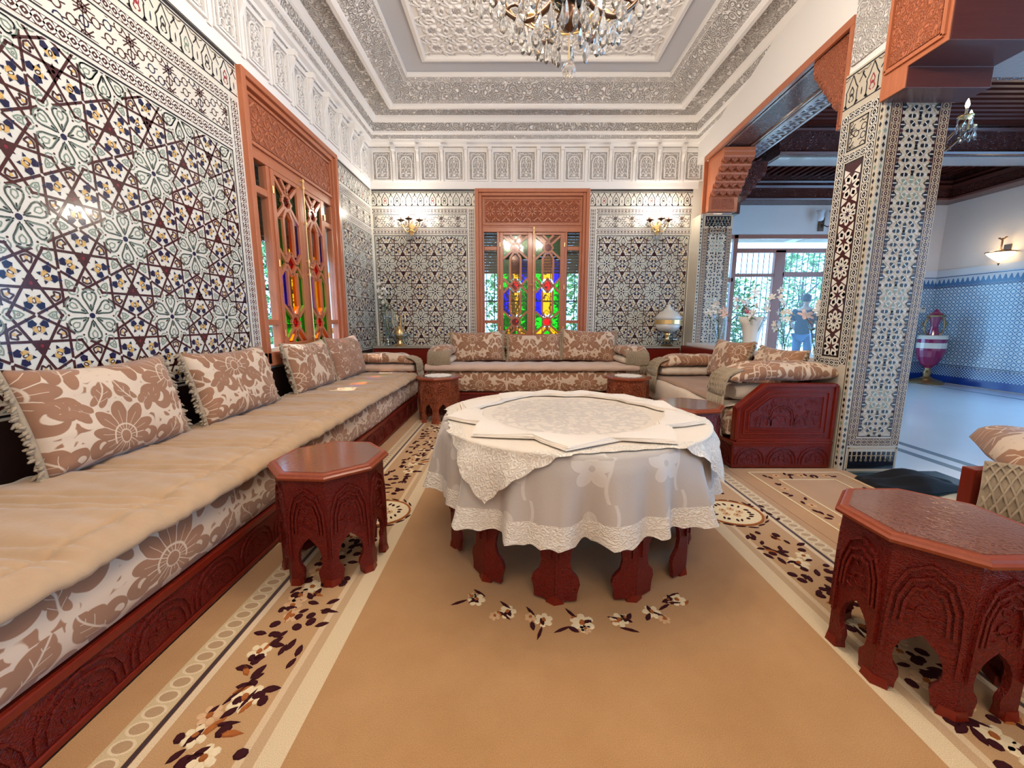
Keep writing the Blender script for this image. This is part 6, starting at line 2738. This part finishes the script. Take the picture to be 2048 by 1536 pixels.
rd = random.Random(5)
TALLV = [(.0, .002), (.055, .002), (.06, .012), (.03, .035), (.022, .06), (.035, .12), (.055, .24), (.085, .35), (.105, .40)]
ML = .8365
vase('tall flared glass vase nearest to the tiled column', (2.73, 3.62, ML), TALLV, VGLASS)
vase('white ribbed ceramic vase in the middle of the flower vases', (2.74, 4.62, ML), [(.0, .0), (.07, .002), (.075, .05), (.085, .16), (.11, .28), (.15, .36), (.14, .355), (.10, .28), (.0, .10)], plain('white_ceramic', (.74, .70, .64), .3, coat=.3), 22, lambda q: .03 * math.cos(q * 9))
vase('slim glass vase at the far end of the row of flower vases', (2.75, 5.35, ML), TALLV, VGLASS)
vase('small glass vase between the white vase and the tall glass vase', (2.78, 4.10, ML), [(x * .8, z * .8) for x, z in TALLV], VGLASS)
# tall glass vase on the back left ledge
vase('tall clear glass vase with white flowers in the back left corner', (-1.90, 6.17, .7715), [(.0, .002), (.06, .002), (.062, .02), (.04, .05), (.045, .2), (.075, .42), (.10, .50)], VGLASS)
spec = [((2.73, 3.62), 'in the tall glass vase by the near column', 'flowers in the tall glass vase', .055,
         [(2.70, 3.56, 1.30, 2, PETAL, 'white flower pair leaning to the salon'), (2.76, 3.46, 1.25, 1, PETAL, 'single cream flower drooping beside the column'),
          (2.66, 3.68, 1.20, 2, PETAL_P, 'pale pink flower pair'), (2.79, 3.58, 1.42, 1, PETAL_P, 'tallest pink flower')]),
        ((2.74, 4.62), 'in the white ceramic vase', 'branches in the white ceramic vase', .045,
         [(2.62, 4.78, 1.40, 3, PETAL_P, 'pink blossom branch left of the middle'), (2.70, 4.55, 1.46, 3, PETAL, 'tallest white branch'), (2.80, 4.40, 1.40, 3, PETAL, 'white branch leaning towards the near column'),
          (2.66, 4.42, 1.30, 3, PETAL, 'low white branch on the right side'), (2.58, 4.95, 1.28, 2, PETAL_P, 'pink branch reaching furthest left'), (2.72, 4.70, 1.25, 1, PETAL_R, 'single coral red flower'),
          (2.78, 4.85, 1.36, 3, PETAL, 'white branch at the rear'), (2.60, 4.60, 1.36, 2, PETAL_P, 'pink branch pointing to the salon')]),
        ((2.75, 5.35), 'in the slim glass vase at the far end', 'orchids in the slim glass vase', .05,
         [(2.66, 5.30, 1.38, 3, PETAL, 'white orchid leaning forward'), (2.72, 5.44, 1.48, 3, PETAL, 'tallest white orchid'), (2.62, 5.42, 1.26, 1, PETAL, 'lowest white orchid with one bloom')]),
        ((2.78, 4.10), 'in the small glass vase', 'sprays in the small glass vase', .035,
         [(2.68, 4.05, 1.34, 4, PETAL, 'white blossom spray before the others'), (2.74, 4.18, 1.46, 4, PETAL, 'tallest white spray'), (2.70, 4.16, 1.12, 3, PETAL, 'lowest hanging white spray'), (2.72, 3.98, 1.24, 3, PETAL, 'white spray nearest to the tall glass vase')]),
        ((-1.90, 6.17), 'in the back left corner vase', 'white flowers in the back left corner', .04,
         [(-1.97, 6.10, 1.70, 3, PETAL, 'tallest white flower by the wall'), (-1.90, 6.06, 1.62, 3, PETAL, 'white flower in the middle'), (-1.84, 6.10, 1.66, 2, PETAL, 'white flower pair on the right'),
          (-2.0, 6.14, 1.60, 2, PETAL, 'white flowers against the left wall'), (-1.80, 6.12, 1.56, 1, PETAL, 'single white flower on the far right'), (-1.92, 6.12, 1.56, 2, PETAL, 'lowest white flower pair')])]
for (vx, vy), where, grp, r, L in spec:
    zb = .86 if vx > 0 else .80
    for i, (x, y, z, n, mt, lb) in enumerate(L):
        flower(lb + ' ' + where, grp, (vx + .012 * math.cos(i * 2.4), vy + .012 * math.sin(i * 2.4), zb), (x, y, z), rd, n, [mt], r)

# ------------------------------------------------------------------ the man outside the hall doors
SKIN = plain('skin', (.46, .27, .19), .55)
SHIRT = plain('navy_shirt', (.006, .008, .02), .9, bmp=(60, .2, .003))
JEAN = plain('blue_denim', (.03, .10, .24), .85)
HAIR = plain('dark_brown_hair', (.025, .016, .012), .7)
SHOE = plain('black_shoe', (.02, .02, .02), .5)


def skin_mesh(name, verts, edges, radii, mat, parent, root=0, sub=2):
    me = bpy.data.meshes.new(name)
    me.from_pydata(verts, edges, [])
    o = bpy.data.objects.new(name, me)
    COL.objects.link(o)
    o.parent = parent
    md = o.modifiers.new('skin', 'SKIN')
    md.use_smooth_shade = True
    for i, r in enumerate(radii):
        r = r if isinstance(r, tuple) else (r, r)
        me.skin_vertices[0].data[i].radius = r
        me.skin_vertices[0].data[i].use_root = (i == root)
    md2 = o.modifiers.new('subsurf', 'SUBSURF')
    md2.levels = md2.render_levels = sub
    me.materials.append(mat)
    return o


man = thing('person', 'man in a dark navy t-shirt and jeans standing outside the glass doors', 'person', (6.32, 8.75, -.0595), math.radians(125))
# body: pelvis, spine, neck, head core; arms; legs (faces local -y)
V = [(0, 0, .95), (0, .0, 1.12), (0, -.01, 1.30), (0, 0, 1.43), (0, .005, 1.50), (0, -.01, 1.58),
     (.17, 0, 1.41), (.25, .01, 1.14), (.23, -.20, 1.02), (.21, -.27, 1.00),
     (-.17, 0, 1.41), (-.25, -.03, 1.13), (-.24, -.05, .88), (-.24, -.07, .80),
     (.095, 0, .88), (.105, -.01, .50), (.105, .02, .10), (.11, -.12, .045),
     (-.095, 0, .88), (-.105, -.01, .50), (-.105, .02, .10), (-.11, -.12, .045)]
Ed = [(0, 1), (1, 2), (2, 3), (3, 4), (4, 5), (3, 6), (6, 7), (7, 8), (8, 9), (3, 10), (10, 11), (11, 12), (12, 13), (0, 14), (14, 15), (15, 16), (16, 17), (0, 18), (18, 19), (19, 20), (20, 21)]
Rd = [(.15, .11), (.14, .10), (.16, .11), (.12, .09), .055, .06, .065, .05, .04, .035, .065, .05, .04, .035, .085, .06, .045, .045, .085, .06, .045, .045]
skin_mesh('body', V, Ed, Rd, SKIN, man)
skin_mesh('shirt', [(0, 0, .82), (0, 0, 1.12), (0, -.01, 1.30), (0, 0, 1.44), (.18, 0, 1.41), (.24, .005, 1.20), (-.18, 0, 1.41), (-.245, -.02, 1.20)],
          [(0, 1), (1, 2), (2, 3), (3, 4), (4, 5), (3, 6), (6, 7)], [(.19, .15), (.185, .145), (.195, .145), (.125, .11), .085, .072, .085, .072], SHIRT, man)
skin_mesh('jeans', [(0, 0, .94), (.1, 0, .86), (.107, -.01, .50), (.107, .02, .09), (-.1, 0, .86), (-.107, -.01, .50), (-.107, .02, .09)],
          [(0, 1), (1, 2), (2, 3), (0, 4), (4, 5), (5, 6)], [(.165, .125), .10, .078, .068, .10, .078, .068], JEAN, man)
b = MB(T(0, -.015, 1.655))
HP = []


def head(a, c):
    th, ph = a * 2 * PI, (c - .5) * PI
    x = .075 * math.cos(ph) * math.cos(th)
    y = .095 * math.cos(ph) * math.sin(th)
    z = .118 * math.sin(ph)
    if z < -.02:
        x *= 1 - .9 * (-z - .02) * 3
        y -= .012
    if y < -.05:
        y -= .020 * math.exp(-((x / .012) ** 2) - ((z + .012) / .020) ** 2)          # nose
        y += .010 * math.exp(-((abs(x) - .028) / .012) ** 2 - ((z - .018) / .010) ** 2)  # eye sockets
        y -= .005 * math.exp(-((x / .020) ** 2) - ((z + .052) / .008) ** 2)          # mouth
    return (x, y, z)


b.grid(head, 36, 26)
for s in (-1, 1):
    b.M = T(0, -.015, 1.655) @ T(s * .078, .005, -.005) @ Matrix.Diagonal((.010, .020, .030, 1))
    b.lathe([(.0, -1), (.7, -.7), (1, 0), (.7, .7), (0, 1)], 10)
b.build('head', SKIN, man, smooth=True)
for s in (-1, 1):
    b = MB(T(s * .028, -.098, 1.672) @ Matrix.Scale(.009, 4))
    b.lathe([(.0, -1), (.7, -.7), (1, 0), (.7, .7), (0, 1)], 8)
    b.build('eye', plain('dark_eye', (.03, .02, .02), .2), man, smooth=True)
b = MB(T(0, -.005, 1.665))
b.grid(lambda a, c: (.084 * math.cos((c * .62 - .12) * PI) * math.cos(a * 2 * PI), .104 * math.cos((c * .62 - .12) * PI) * math.sin(a * 2 * PI) * (1 if math.sin(a * 2 * PI) > 0 else .80) + .006, .128 * math.sin((c * .62 - .12) * PI) + (.07 if math.sin(a * 2 * PI) < -.2 and c < .5 else 0) * (1 - c)), 30, 14)
b.build('hair', HAIR, man, smooth=True)
for (bx, by, bz, sgn, dv) in ((.21, -.27, 1.00, 1, Vector((0, -1, -.25))), (-.24, -.07, .80, -1, Vector((0, -.15, -1)))):
    d = dv.normalized()
    sd = Vector((1, 0, 0)) if sgn > 0 else Vector((.25, -.95, .1)).normalized()
    vs, es, rs = [(bx, by, bz)], [], [(.030, .018)]
    p0 = Vector((bx, by, bz))
    pm = p0 + d * .06
    vs.append(tuple(pm)); es.append((0, 1)); rs.append((.036, .016))
    for j, (off, ln) in enumerate(((-.030, .062), (-.010, .075), (.010, .070), (.030, .055))):
        q1 = p0 + d * .09 + sd * off
        q2 = q1 + d * ln * .55 + Vector((0, -.006, 0))
        q3 = q2 + d * ln * .45 + Vector((0, -.012, 0))
        i = len(vs)
        vs += [tuple(q1), tuple(q2), tuple(q3)]
        es += [(1, i), (i, i + 1), (i + 1, i + 2)]
        rs += [.0095, .0085, .007]
    q1 = p0 + d * .03 - sd * .036 * sgn
    q2 = q1 + d * .035 - sd * .018 * sgn
    i = len(vs)
    vs += [tuple(q1), tuple(q2)]
    es += [(0, i), (i, i + 1)]
    rs += [.011, .009]
    skin_mesh('hand', vs, es, rs, SKIN, man, sub=1)
for s in (-1, 1):
    b = MB(T(s * .11, -.06, 0))
    b.grid(lambda a, c: (.045 * math.cos(a * 2 * PI) * (1 - .6 * c * c), .125 * math.sin(a * 2 * PI) * (1 - .35 * c), .085 * c), 16, 6)
    b.face([(.045 * math.cos(k * PI / 8), .125 * math.sin(k * PI / 8), 0) for k in range(16)])
    b.face([(.045 * .4 * math.cos(k * PI / 8), .125 * .65 * math.sin(k * PI / 8), .085) for k in range(16)])
    b.build('shoe', SHOE, man, smooth=True)
